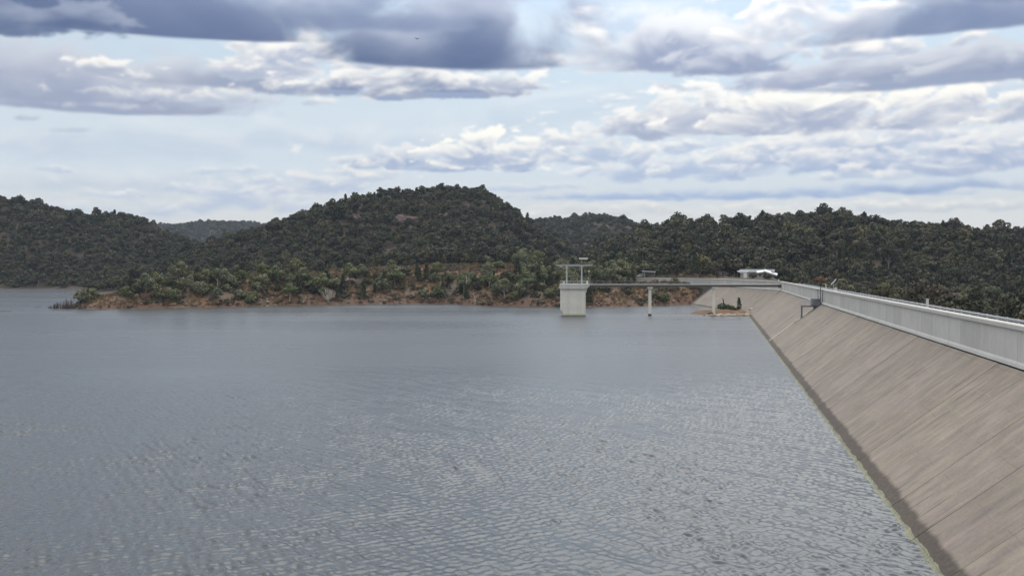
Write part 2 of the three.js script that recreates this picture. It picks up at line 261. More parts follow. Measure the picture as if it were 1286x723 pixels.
/* -------------------------------------------------------------------- water */
{
  const waves = (list, T, sharp) => {                              // tileable sum of travelling waves -> height(u, v)
    return (u, v) => { let h = 0; for (const [kx, ky, a, ph] of list) { const s = Math.sin(2 * Math.PI * (kx * u + ky * v) + ph); h += a * (sharp ? 1 - 2 * Math.pow(Math.abs(0.5 - 0.5 * s), 0.75) : s); } return h; };
  };
  const spectrum = (seed, T, lmin, lmax, n, dir, spread, slope) => {
    const r = rng(seed), out = [];
    for (let i = 0; i < n; i++) {
      const l = lmin * Math.pow(lmax / lmin, r()), a = dir + (r() + r() + r() - 1.5) / 1.5 * spread, k = T / l, kx = Math.round(k * Math.cos(a)), ky = Math.round(k * Math.sin(a));
      if (!kx && !ky) continue; const L = T / Math.hypot(kx, ky); out.push([kx, ky, slope * L / (2 * Math.PI) * (0.5 + r()) * Math.sqrt(2 / n), r() * 6.283]);
    }
    return out;
  };
  const T1 = 42, N = 1024, fine = waves([...spectrum(5, T1, 0.24, 0.7, 44, 0.62, 1.0, 0.034), ...spectrum(6, T1, 0.24, 0.6, 30, 2.15, 1.0, 0.022)], T1, false), H1 = new Float32Array(N * N);
  for (let j = 0; j < N; j++) for (let i = 0; i < N; i++) H1[j * N + i] = fine(i / N, j / N);
  const nd = new Uint8Array(N * N * 4), px = T1 / N;
  for (let j = 0; j < N; j++) for (let i = 0; i < N; i++) {
    const gx = (H1[j * N + (i + 1) % N] - H1[j * N + (i + N - 1) % N]) / (2 * px), gy = (H1[((j + 1) % N) * N + i] - H1[((j + N - 1) % N) * N + i]) / (2 * px), l = 1 / Math.hypot(gx, gy, 1), o = (j * N + i) * 4;
    nd[o] = 127.5 - 127.5 * gx * l; nd[o + 1] = 127.5 - 127.5 * gy * l; nd[o + 2] = 127.5 + 127.5 * l; nd[o + 3] = 255;
  }
  const nm = new THREE.DataTexture(nd, N, N, THREE.RGBAFormat); nm.wrapS = nm.wrapT = THREE.RepeatWrapping; nm.magFilter = THREE.LinearFilter; nm.needsUpdate = true; nm.repeat.set(1 / T1, 1 / T1);
  const T2 = 83, long = waves(spectrum(11, T2, 1.6, 9, 34, 0.85, 0.9, 0.008), T2, false), bt = tex(512, 512, (u, v) => { const h = 0.5 + long(u, v) * 2.2; return [h, h, h]; }, false);
  bt.repeat.set(1 / T2, 1 / T2); bt.rotation = 0.31;
  // wind patches: ruffled and slick water
  const rough = tex(512, 512, (u, v) => { const d = v * 1200 - 200, n = noise(u * 9, v * 26, 9, 26) + 0.5 * noise(u * 21 + 3, v * 60, 21, 60), r = clamp(lerp(0.18, 0.27, ss(60, 200, d)) + 0.07 * n, 0.08, 0.36); return [r, r, r]; }, false);   // open water is ruffled finer than can be built
  rough.repeat.set(1 / 1200, 1 / 1200); rough.offset.set(0.5, 200 / 1200); rough.wrapT = THREE.ClampToEdgeWrapping;
  const s = new THREE.Shape();
  const at = (u, d) => [(u + d * SN) / CS, d];
  const poly = [[-1800, -200], at(17, -200), at(17, 340), [90, 345], [86, 480], [-20, 700], [-60, 1000], [-1800, 1000]];
  poly.forEach(([x, d], i) => i ? s.lineTo(x, d) : s.moveTo(x, d)); s.closePath();
  // the wind-ruffled reach by the lookout as real ripples, dying away into the open lake
  const X0 = -88, D0 = 42, D1 = 180, NX = 900, ND = 680, wl = [...spectrum(30, 100, 2.0, 4.5, 12, 0.5, 0.6, 0.05), ...spectrum(31, 100, 0.5, 1.3, 34, 0.62, 0.85, 0.2), ...spectrum(32, 100, 0.5, 1.0, 20, 2.2, 0.9, 0.13)].map(([kx, ky, a, ph]) => [kx * 2 * Math.PI / 100, ky * 2 * Math.PI / 100, a, ph]);
  const hole = new THREE.Path(); [[X0, D0], at(16.9, D0), at(16.9, D1), [X0, D1]].forEach(([x, d], i) => i ? hole.lineTo(x, d) : hole.moveTo(x, d)); hole.closePath(); s.holes.push(hole);
  const flat = new THREE.ShapeGeometry(s); flat.rotateX(-Math.PI / 2);
  const P = new Float32Array((NX + 1) * (ND + 1) * 3), UV = new Float32Array((NX + 1) * (ND + 1) * 2), NN = new Float32Array(P.length), I = new Uint32Array(NX * ND * 6); let k = 0, q = 0;
  for (let j = 0; j <= ND; j++) for (let i = 0; i <= NX; i++, k++) {
    const d = lerp(D0, D1, Math.pow(j / ND, 1.45)), x = lerp(X0, at(16.9, d)[0], i / NX), am = ss(D0, D0 + 4, d) * ss(D1 - 2, 84, d) * ss(X0, X0 + 14, x) * clamp(0.86 + 0.8 * noise(x / 24 + 3, d / 38 + x / 90) + 0.5 * noise(x / 7 + 1, d / 15), 0.3, 1.25);
    let h = 0, gx = 0, gd = 0; for (const [kx, ky, a, ph] of wl) { const t = kx * x + ky * d + ph, c = Math.cos(t); h += a * Math.sin(t); gx += a * kx * c; gd += a * ky * c; }
    const l = 1 / Math.hypot(gx * am, 1, gd * am); P[k * 3] = x; P[k * 3 + 1] = h * am; P[k * 3 + 2] = -d; NN[k * 3] = -gx * am * l; NN[k * 3 + 1] = l; NN[k * 3 + 2] = gd * am * l; UV[k * 2] = x; UV[k * 2 + 1] = d;
  }
  for (let j = 0; j < ND; j++) for (let i = 0; i < NX; i++) { const a = j * (NX + 1) + i, b = a + 1, c = a + NX + 1, e = c + 1; I[q++] = a; I[q++] = b; I[q++] = c; I[q++] = b; I[q++] = e; I[q++] = c; }
  const patch = new THREE.BufferGeometry(); patch.setAttribute('position', new THREE.BufferAttribute(P, 3)); patch.setAttribute('normal', new THREE.BufferAttribute(NN, 3)); patch.setAttribute('uv', new THREE.BufferAttribute(UV, 2)); patch.setIndex(new THREE.BufferAttribute(I, 1));
  flat.setIndex(new THREE.BufferAttribute(new Uint32Array(flat.index.array), 1));
  const g = mergeGeometries([flat, patch]);
  struct('water', g, new THREE.MeshPhysicalMaterial({ color: new THREE.Color().setRGB(0.046, 0.052, 0.057), roughness: 1, roughnessMap: rough, ior: 1.333, normalMap: nm, normalScale: new THREE.Vector2(1, 1), bumpMap: bt, bumpScale: 1 / 2.2 }));
}

/* ---------------------------------------------------------------------- dam */
const SLOPE = 0.77, WALL_TOP = 11.75, WALL_BASE = 8.65, CREST = 10.1, UW = 22.8;
// plan line of the wall's foot: straight along the lake, a bend at the bridge, then back into the abutment
const mainPt = d => [(UW + d * SN) / CS, d];
const LINE = [mainPt(-30), mainPt(345), [90.5, 452], [78, 472], [60, 481]];
const SEG = LINE.slice(1).map((p, i) => { const a = LINE[i], l = Math.hypot(p[0] - a[0], p[1] - a[1]); return { a, l, t: [(p[0] - a[0]) / l, (p[1] - a[1]) / l] }; });
const LEN = []; SEG.reduce((s, g, i) => (LEN[i] = s, s + g.l), 0);
const TOTAL = LEN[3] + SEG[3].l, CORNER = LEN[1];
// point at station s, offset o to the lake side (negative = dry side), height y; offsets are mitred at the bends
function dam(s, o, y, sharp = 0.02) {
  let i = SEG.length - 1; while (i && s < LEN[i]) i--;
  const g = SEG[i], k = s - LEN[i]; let nx = -g.t[1], nd = g.t[0];
  for (const [j, e] of [[i - 1, k], [i + 1, g.l - k]]) if (SEG[j] && e < sharp) { const h = SEG[j], mx = nx - h.t[1], md = nd + h.t[0], q = 2 / (mx * mx + md * md); nx = mx * q; nd = md * q; }
  return [g.a[0] + g.t[0] * k + nx * o, y, -(g.a[1] + g.t[1] * k + nd * o)];
}
const faceO = y => (WALL_BASE - y) / SLOPE, slopeLen = y => y / SLOPE * Math.hypot(1, SLOPE);
// a bar between two stations with a given cross-section [[offset, height], ...] (counter-clockwise seen with the lake to the left), uv in metres
function bar(s0, s1, section, uo = 0) {
  const P = [], UV = [], N = section.length, run = [0]; for (let i = 0; i < N; i++) { const a = section[i], b = section[(i + 1) % N]; run.push(run[i] + Math.hypot(a[0] - b[0], a[1] - b[1])); }
  const A = section.map(([o, y]) => dam(s0, o, y)), B = section.map(([o, y]) => dam(s1, o, y));
  const tri = (p, q, r, a, b, c) => { P.push(...p, ...r, ...q); UV.push(...a, ...c, ...b); };
  for (let i = 0; i < N; i++) { const j = (i + 1) % N, u0 = s0 + uo, u1 = s1 + uo; tri(A[i], B[i], B[j], [u0, run[i]], [u1, run[i]], [u1, run[i + 1]]); tri(A[i], B[j], A[j], [u0, run[i]], [u1, run[i + 1]], [u0, run[i + 1]]); }
  for (let i = 1; i < N - 1; i++) { const c = k => [s0 + uo, run[k]]; tri(A[0], A[i], A[i + 1], c(0), c(i), c(i + 1)); tri(B[0], B[i + 1], B[i], c(0), c(i + 1), c(i)); }
  const g = new THREE.BufferGeometry(); g.setAttribute('position', new THREE.BufferAttribute(new Float32Array(P), 3)); g.setAttribute('uv', new THREE.BufferAttribute(new Float32Array(UV), 2)); g.computeVertexNormals(); return g;
}
const stations = (s0, s1, st) => { const a = [s0]; let s = s0; while (s < s1 - 0.01) { let n = Math.min(s + st, s1); for (const L of LEN.slice(1)) if (L > s + 0.5 && L < n + 2) n = Math.min(L, s1); if (s1 - n < 2.5) n = s1; a.push(n); s = n; } return a; };

// slab skin: streaked, rain-washed concrete; v runs up the slope, 0 at the waterline (texture covers -4 .. 16 m)
const SW = 48, slabColour = tex(2048, 1024, (u, v) => {
  const x = u * SW, y = v * 20 - 4;
  const band = noise(u * 40, y * 0.09 + 3, 40) * 0.8 + noise(u * 96, y * 0.18 + 8, 96) * 0.75 + noise(u * 230, y * 0.5, 230) * 0.45;
  const patch = noise(u * 14, y * 0.33, 14) * 0.6 + noise(u * 48, y * 0.7 + 4, 48) * 0.5 + noise(u * 110, y * 1.6 + 4, 110) * 0.3, grain = noise(u * 250, y * 11, 250) * 0.35 + noise(u * 120, y * 4.7, 120) * 0.25;
  let k = 1 + band * 0.2 + patch * 0.34 + grain * 0.36;
  const dark = ss(0.2, 0.5, noise(u * 150 + 7, y * 0.13 + 2.2, 150)) * ss(-0.2, 0.3, noise(u * 30, y * 0.3 + 77, 30)); k *= 1 - dark * 0.46; k *= 1 - 0.4 * ss(0.3, 0.55, noise(u * 190 + 3, y * 0.45 + 40, 190)) * ss(0.05, 0.3, noise(u * 24, y * 0.5 + 13, 24));
  const lift = Math.abs(((y + 0.25 * noise(u * 20, 3, 20)) / 2.4) % 1 - 0.5); k *= 1 + 0.13 * ss(0.05, 0.0, lift) * ss(-0.1, 0.3, noise(u * 36, y * 2, 36)); const crack = Math.abs(((y + 0.5 + 0.3 * noise(u * 16, 8, 16)) / 3.1) % 1 - 0.5); k *= 1 - 0.3 * ss(0.014, 0, crack) * ss(0.0, 0.25, noise(u * 28 + 4, y + 30, 28));
  let c = [0.216 * k, 0.181 * k, 0.149 * k * (1 - 0.08 * band)];
  const pink = ss(0.05, 0.4, noise(u * 18 + 2, y * 0.2 + 9, 18)); c = [c[0] * (1 + 0.03 * pink), c[1] * (1 - 0.015 * pink), c[2] * (1 + 0.03 * pink)];
  // the wet, slime-stained strip with ragged edge and the pale scum line just above the water
  const ragged = 1.16 + 0.22 * noise(u * 22, 1.5, 22) + 0.1 * noise(u * 90, 4.5, 90) + 0.08 * noise(u * 140, y * 0.8, 140);
  const slime = ss(ragged + 0.22, ragged - 0.22, y), s2 = 1 + 0.5 * noise(u * 230, y * 2.2, 230) + 0.35 * noise(u * 80, y * 5, 80);
  c = [lerp(c[0], 0.066 * s2, slime * 0.93), lerp(c[1], 0.05 * s2, slime * 0.93), lerp(c[2], 0.04 * s2, slime * 0.93)];
  const e1 = 0.26 + 0.13 * noise(u * 30, 9.5, 30) + 0.07 * noise(u * 90, 9.5, 90) + 0.04 * noise(u * 200, 2.5, 200), scum = ss(e1 + 0.035, e1 - 0.035, y), film = 0.9 + 0.4 * noise(u * 34, 3.5, 34) + 0.4 * noise(u * 150, y * 4, 150), s3 = 1 + 0.25 * noise(u * 240, y * 3, 240) - 0.35 * ss(0.05, 0.0, Math.abs(y - e1 * 0.55 - 0.02));
  c = [lerp(c[0], 0.235 * s3, scum * film), lerp(c[1], 0.232 * s3, scum * film), lerp(c[2], 0.155 * s3, scum * film)];
  return c;
});
slabColour.wrapT = THREE.ClampToEdgeWrapping;
const wallColour = tex(1024, 256, (u, v) => {
  const y = v * 4, band = noise(u * 30, y * 0.12, 30) * 0.9 + noise(u * 120, y * 0.3, 120) * 0.35, patch = noise(u * 12, y * 0.5, 12) * 0.8 + noise(u * 50, y * 1.6, 50) * 0.6, g = noise(u * 250, y * 14, 250) * 0.3;
  const stain = ss(0.25, 0.55, noise(u * 110 + 5, y * 0.2 + 5, 110)) * 0.16, k = 1 + band * 0.11 + patch * 0.12 + g * 0.1 - stain;
  return [0.88 * k, 0.866 * k, 0.828 * k];
});
const slabMats = [0.96, 0.89, 1, 0.93, 0.98].map((k, i) => { const m = std(k, k, k * (1 - 0.01 * i), 0.92, { map: slabColour, bumpMap: slabColour, bumpScale: 0.012 }); return m; });
wallColour.repeat.set(1 / 40, 1 / 4);
const wallMats = [0.52, 0.48, 0.545, 0.505].map(k => std(k, k * 0.99, k * 0.975, 0.9, { map: wallColour, bumpMap: wallColour, bumpScale: 0.006 }));
const copingMat = std(0.53, 0.52, 0.5, 0.9, { map: wallColour }), asphalt = std(0.06, 0.06, 0.06, 0.95), fillMat = std(0.09, 0.08, 0.07, 1), steel = std(0.46, 0.47, 0.49, 0.5, { metalness: 0.25 }), darkSteel = std(0.07, 0.07, 0.075, 0.6, { metalness: 0.3 }), postMat = std(0.62, 0.6, 0.57, 0.8);

const damThing = thing('dam', 'long concrete-faced dam with sloping slab face and grey parapet wall beside the lake', 'dam', 0, 0, 0);
{
  const r = rng(21), FACE_END = LEN[2] - 10, yb = -2.6, yt = WALL_BASE - 0.24;
  const st = stations(0, FACE_END, 8);
  for (let i = 0; i < st.length - 1; i++) {                     // every face slab, with an open joint either side
    const a = st[i] + (LEN.includes(st[i]) ? 0 : 0.03), b = st[i + 1] - (LEN.includes(st[i + 1]) ? 0 : 0.03), off = r() * 40, lift = r() * 0.03;
    const sec = [[faceO(yb), yb + lift], [faceO(yt), yt + lift], [faceO(yt) - 0.3, yt - 0.45], [faceO(yb) - 0.3, yb - 0.45]];
    const g = bar(a, b, sec), uv = g.attributes.uv; for (let k = 0; k < uv.count; k++) uv.setXY(k, (uv.getX(k) + off) / SW, (uv.getY(k) + slopeLen(yb) + 4) / 20);
    mesh('face_slab', g, slabMats[Math.floor(r() * slabMats.length)], damThing);
  }
  const ws = stations(0, TOTAL, 6);
  for (let i = 0; i < ws.length - 1; i++) {                      // parapet wall panels with toe and coping
    const a = ws[i] + (LEN.includes(ws[i]) ? 0 : 0.012), b = ws[i + 1] - (LEN.includes(ws[i + 1]) ? 0 : 0.012), y1 = WALL_TOP - 0.38, o = r() * 0.012, off = r() * 40;
    const p = mesh('parapet_panel', bar(a, b, [[0.02 + o, WALL_BASE + 0.3], [0.0 + o, y1], [-0.45, y1], [-0.45, WALL_BASE + 0.3]], off), wallMats[Math.floor(r() * wallMats.length)], damThing);
    mesh('coping', bar(a, b, [[0.16, y1 + 0.004], [0.16, WALL_TOP - 0.05], [0.1, WALL_TOP], [-0.52, WALL_TOP], [-0.58, WALL_TOP - 0.05], [-0.58, y1 + 0.004]], off), copingMat, p);
    mesh('toe', bar(a, b, [[0.17 + r() * 0.03, WALL_BASE - 0.14], [0.14, WALL_BASE + 0.12], [0.04, WALL_BASE + 0.296], [-0.45, WALL_BASE + 0.296], [-0.45, WALL_BASE - 0.14]], off), wallMats[2], p);
  }
  // rockfill body under slabs and road
  const bs = [0, CORNER, LEN[2], LEN[3], TOTAL], parts = [];
  for (let i = 0; i < 4; i++) parts.push(bar(bs[i], bs[i + 1], [[i < 2 ? faceO(WALL_BASE) - 0.55 : -0.2, WALL_BASE - 0.62], [-0.6, CREST - 0.1], [-9.2, CREST - 0.1], [-24, -1], [i < 2 ? faceO(-4) - 0.55 : 3, -4]]));
  mesh('rockfill_body', merge(parts), fillMat, damThing);
  const rd = []; for (let i = 0; i < 4; i++) rd.push(bar(bs[i], bs[i + 1], [[-0.47, CREST - 0.06], [-0.47, CREST], [-8.6, CREST], [-8.6, CREST - 0.06]]));
  mesh('crest_road', merge(rd), asphalt, damThing);
}
// guard rail on the dry side of the crest
{
  const g = thing('guard_rail', 'grey steel guard rail along the dam crest behind the parapet wall', 'guard rail', 0, 0, 0);
  const rs = stations(0, LEN[2], 4), wave = [[0, 0.52], [0.05, 0.56], [0.05, 0.64], [0, 0.68], [0.05, 0.72], [0.05, 0.8], [0, 0.84], [-0.02, 0.84], [-0.02, 0.52]];
  for (let i = 0; i < rs.length - 1; i++) mesh('rail_beam', bar(rs[i] + 0.004, rs[i + 1] - 0.004, wave.map(([o, y]) => [o - 7.7, y * 0.92 + CREST - 0.03])), steel, g);
  const pg = box(0.12, 0.78, 0.14, 0, 0.39, 0);
  for (const s of rs) { const p = mesh('post', pg, steel, g), q = dam(s, -7.86, CREST); p.position.set(...q); }
}
function pillar(s, o, h, w, label) {
  const [x, y, z] = dam(s, o, CREST), p = thing('survey_pillar', label, 'pillar', x, y, z, -TH);
  mesh('shaft', merge([cyl(w * 0.5, w * 0.42, h, 0, 0, 0, 12)]), postMat, p); mesh('footing', box(w * 1.5, 0.15, w * 1.5, 0, 0.075, 0), copingMat, p); mesh('cap', cyl(w * 0.5, w * 0.5, 0.08, 0, h, 0, 12), steel, p);
}
const stationAt = (px, o) => { const t = (px - 643) / 1250, uu = UW - o; return (uu / CS) / (t - 0.2027) / CS + 30 / CS; };   // station of the dam line that stands at a bearing
pillar(stationAt(1163, -7), -7, 1.62, 0.4, 'white concrete survey pillar on the dam crest beyond the gauge platform, tallest of its kind');
pillar(stationAt(1050, -1.2), -1.2, 2.15, 0.62, 'squat pale pillar behind the parapet wall near the cable conduit');
pillar(stationAt(1037, -7), -7, 1.7, 0.34, 'thin pale marker pillar on the crest by the tilted panel');
pillar(stationAt(999, -7), -7, 2.0, 0.6, 'pale pillar on the crest where the wall bends by the footbridge');
{ // tilted panel on a short stand on the crest
  const [x, y, z] = dam(stationAt(1046, -8.2), -8.2, CREST), p = thing('tilted_panel', 'small pale tilted panel on a stand above the dam crest', 'panel', x, y, z, -0.2);
  const g = box(2.0, 0.07, 1.2); g.rotateZ(0.85); g.translate(0.1, 2.5, 0); mesh('panel', g, std(0.55, 0.56, 0.52, 0.5), p);
  mesh('stand', merge([rod([0, 0, 0], [0.1, 2.45, 0], 0.06), rod([-0.6, 1.75, -0.4], [0.75, 1.75, -0.4], 0.05), rod([-0.6, 1.75, 0.4], [0.75, 1.75, 0.4], 0.05)]), steel, p);
}
// the pale conduit rib that climbs the face to the gauge platform
const sG = stationAt(1032, 0);
{
  const o = r => faceO(r), P = [], sec = 0.28;
  const rib = bar(sG - sec, sG + sec, [[faceO(0.3), 0.3 + 0.16], [faceO(WALL_BASE - 0.3), WALL_BASE - 0.3 + 0.16], [faceO(WALL_BASE - 0.3), WALL_BASE - 0.5], [faceO(0.3), 0.1]]);
  tag(mesh('conduit_rib', rib, std(0.62, 0.56, 0.46, 0.9)), 'pale concrete conduit rib running down the dam face below the gauge platform', 'conduit');
}
{
  const [px, , pz] = dam(sG - 1.6, 1.25, 0), g = thing('gauge_platform', 'grey steel gauge platform with a meter cabinet on the dam face', 'platform', px, 0, pz, -TH), yP = 8.1, M = (n, q, m, pa = g) => mesh(n, q, m, pa);
  // own axes: x away from the lake (up the slope), z along the dam toward the lookout
  M('deck', merge([box(4.2, 0.09, 1.7, -1.0, yP, 0), box(4.2, 0.16, 0.08, -1.0, yP - 0.12, 0.8), box(4.2, 0.16, 0.08, -1.0, yP - 0.12, -0.8)]), darkSteel);
  const cab = M('cabinet', box(2.0, 1.45, 1.1, -0.05, yP + 0.045 + 0.73, 0), std(0.2, 0.2, 0.225, 0.55)); M('cabinet_roof', box(2.14, 0.07, 1.25, -0.05, yP + 1.545, 0), std(0.3, 0.3, 0.32, 0.5), cab); M('cabinet_door', box(0.85, 1.2, 0.03, -0.2, yP + 0.73, 0.568), std(0.16, 0.16, 0.185, 0.5), cab);
  for (const [x, z, y0] of [[-2.9, 0.75, 5.2], [-2.9, -0.75, 5.2], [-0.4, 0.75, 7.1], [-0.4, -0.75, 7.1]]) M('leg', box(0.11, yP - y0, 0.11, x, (yP + y0) / 2, z), darkSteel);
  M('guard_railing', merge([...[-3.05, -2.1, -1.1].flatMap(x => [0.8, -0.8].map(z => rod([x, yP, z], [x, yP + 1.15, z], 0.035))), ...[0.6, 1.15].flatMap(y => [rod([-3.05, yP + y, 0.8], [-0.7, yP + y, 0.8], 0.03), rod([-3.05, yP + y, -0.8], [-0.7, yP + y, -0.8], 0.03), rod([-3.05, yP + y, -0.8], [-3.05, yP + y, 0.8], 0.03)])]), steel);
  M('lower_ladder', merge([rod([-3.1, 5.0, 0.3], [-3.1, yP, 0.3], 0.05), rod([-3.1, 5.0, -0.3], [-3.1, yP, -0.3], 0.05), ...Array.from({ length: 9 }, (_, i) => rod([-3.1, 5.2 + i * 0.32, -0.3], [-3.1, 5.2 + i * 0.32, 0.3], 0.03)), rod([-4.6, 4.4, 0.3], [-3.1, 6.2, 0.3], 0.05), rod([-4.6, 3.7, 0.3], [-4.6, 5.0, 0.3], 0.055), rod([-4.6, 5.0, 0.3], [-3.1, 5.9, 0.3], 0.05)]), steel);
  for (const x of [-0.3, 0.5]) M('pipe', merge([rod([x, 6.9 + (x > 0 ? 0.6 : 0), 0.1], [x + 0.15, yP - 0.1, 0.1], 0.17, 10), rod([x - 0.3, 6.6 + (x > 0 ? 0.6 : 0), 0.1], [x, 7.0 + (x > 0 ? 0.6 : 0), 0.1], 0.2, 10)]), std(0.03, 0.03, 0.032, 0.7));
}
{
  const [x, , z] = dam(sG - 2.6, 0.36, 0), l = thing('access_ladder', 'dark caged ladder hung on the parapet wall above the gauge platform', 'ladder', x, 0, z, -TH);
  for (const k of [-0.35, 0.35]) mesh('stile', rod([-0.05, 8.2, k], [-0.05, 12.4, k], 0.05), darkSteel, l);
  for (let i = 0; i < 12; i++) mesh('rung', rod([-0.05, 8.4 + i * 0.3, -0.35], [-0.05, 8.4 + i * 0.3, 0.35], 0.028), darkSteel, l);
  mesh('cage', merge([9.2, 10, 10.8, 11.6].flatMap(y => [rod([-0.05, y, -0.35], [-0.6, y, -0.3], 0.025), rod([-0.6, y, -0.3], [-0.6, y, 0.3], 0.025), rod([-0.6, y, 0.3], [-0.05, y, 0.35], 0.025)]).concat([-0.3, 0.3].map(k => rod([-0.6, 9.2, k], [-0.6, 11.6, k], 0.025)))), darkSteel, l);
  const c = [[0.25, 11.7], [0.25, 10.9], [0.35, 10], [0.3, 9.2], [0.9, 8.4], [1.8, 7.6]].map(([o, y]) => new THREE.Vector3(...dam(sG - 5.2 + (y < 9 ? 0.3 : 0) + (y > 11 ? 0.5 : 0), o, y)));
  tag(mesh('cable_conduit', new THREE.TubeGeometry(new THREE.CatmullRomCurve3(c), 24, 0.07, 6), darkSteel), 'thin dark cable conduit hanging down the parapet wall beside the ladder', 'cable');
}

/* ------------------------------------------------------------- intake tower */
const concrete = std(0.72, 0.69, 0.635, 0.9, { map: wallColour, bumpMap: wallColour, bumpScale: 0.004 });
const TZ = -341, DECK = 10.8;
const metric = g => { const p = g.attributes.position, n = g.attributes.normal, uv = g.attributes.uv; for (let i = 0; i < p.count; i++) Math.abs(n.getY(i)) > 0.7 ? uv.setXY(i, p.getX(i), p.getZ(i)) : Math.abs(n.getX(i)) > 0.7 ? uv.setXY(i, p.getZ(i), p.getY(i)) : uv.setXY(i, p.getX(i), p.getY(i)); return g; };
{
  const X = 20.9, t = thing('intake_tower', 'pale concrete intake tower standing in the lake with a lifting frame on its deck', 'tower', X, 0, TZ);
  const shaft = new THREE.Shape(); [[-3.35, -4], [4.05, -4], [4.05, 9.2], [-4.1, 9.2], [-4.1, 1.9], [-3.35, 0.9]].forEach(([x, y], i) => i ? shaft.lineTo(x, y) : shaft.moveTo(x, y));
  const sg = new THREE.ExtrudeGeometry(shaft, { depth: 7.4, bevelEnabled: true, bevelSize: 0.06, bevelThickness: 0.06, bevelSegments: 1 }); sg.translate(0, 0, -3.7);
  const sh = mesh('shaft', metric(sg), concrete, t);
  for (const y of [2.9, 6.1]) mesh('pour_band', metric(box(8.29, 0.05, 7.56, -0.02, y, 0)), concrete, sh);
  mesh('waterline_stain', metric(box(7.64, 0.55, 7.66, 0.35, 0.45, 0)), std(0.42, 0.41, 0.26, 0.9), sh); mesh('slime_band', metric(box(7.66, 0.34, 7.68, 0.35, -0.05, 0)), std(0.05, 0.05, 0.035, 0.6), sh);
  mesh('corbel', (() => { const s = new THREE.Shape(); [[3.9, 7.6], [4.5, 8.3], [4.5, 9.2], [3.9, 9.2]].forEach(([x, y], i) => i ? s.lineTo(x, y) : s.moveTo(x, y)); const g = new THREE.ExtrudeGeometry(s, { depth: 6.6, bevelEnabled: false }); g.translate(0, 0, -3.3); return metric(g); })(), concrete, t);
  mesh('recess_beam', metric(box(7.4, 0.3, 7.2, 0.2, 9.05, 0)), concrete, t);
  const dk = mesh('deck_slab', (() => { const s = new THREE.Shape(); [[-4.4, 9.25], [4.4, 9.25], [5.35, 10.2], [5.35, DECK], [-4.4, DECK]].forEach(([x, y], i) => i ? s.lineTo(x, y) : s.moveTo(x, y)); const g = new THREE.ExtrudeGeometry(s, { depth: 8.6, bevelEnabled: true, bevelSize: 0.04, bevelThickness: 0.04, bevelSegments: 1 }); g.translate(0, 0, -4.3); return metric(g); })(), copingMat, t);
  // lifting frame
  const galv = std(0.4, 0.42, 0.43, 0.5, { metalness: 0.4 }), fr = new THREE.Group(); fr.name = 'lifting_frame'; t.add(fr);
  for (const x of [-2.15, 3.0]) mesh('column', merge([box(0.5, 6.2, 0.12, x, DECK + 3.1, 0.2), box(0.5, 6.2, 0.12, x, DECK + 3.1, -0.2), box(0.1, 6.2, 0.4, x, DECK + 3.1, 0), box(0.8, 0.06, 0.8, x, DECK + 0.03, 0)]), galv, fr);
  mesh('runway_beam', merge([box(12.6, 0.1, 0.36, 0.4, DECK + 6.25, 0), box(12.6, 0.36, 0.1, 0.4, DECK + 6.45, 0), box(12.6, 0.1, 0.36, 0.4, DECK + 6.65, 0)]), galv, fr);
  mesh('lamp_mast', rod([3.3, DECK + 6.6, 0], [3.6, DECK + 8.6, 0], 0.1), darkSteel, fr);
  mesh('lamp_hood', merge([box(2.9, 0.42, 1.2, 3.6, DECK + 8.75, 0), box(3.1, 0.08, 1.4, 3.6, DECK + 9.0, 0)]), std(0.78, 0.74, 0.64, 0.6), fr);
  mesh('hoist', merge([box(0.7, 0.5, 0.5, 0.9, DECK + 5.9, 0), rod([0.9, DECK + 3.4, 0], [0.9, DECK + 5.7, 0], 0.03)]), darkSteel, fr);
  mesh('floodlight', merge([box(0.55, 0.45, 0.3, 5.2, DECK + 4.5, 3.6), rod([5.2, DECK, 3.6], [5.2, DECK + 4.4, 3.6], 0.05)]), std(0.6, 0.59, 0.55, 0.6), t);
  // handrail round the deck
  const hr = new THREE.Group(); hr.name = 'handrail'; t.add(hr);
  for (let i = 0; i <= 6; i++) for (const z of [-4, 4]) mesh('post', rod([-4.1 + i * 1.5, DECK, z], [-4.1 + i * 1.5, DECK + 1.1, z], 0.04), galv, hr);
  for (const y of [0.55, 1.1]) for (const z of [-4, 4]) mesh('rail', rod([-4.1, DECK + y, z], [4.9, DECK + y, z], 0.035), galv, hr);
  for (const y of [0.55, 1.1]) mesh('rail', rod([-4.1, DECK + y, -4], [-4.1, DECK + y, 4], 0.035), galv, hr);
  mesh('control_box', box(0.6, 1.1, 0.5, -3.3, DECK + 0.55, 2.5), std(0.5, 0.5, 0.5, 0.6), t); mesh('control_box', box(0.5, 1.25, 0.45, 4.7, DECK + 0.63, 2.9), std(0.66, 0.66, 0.62, 0.6), t);
}
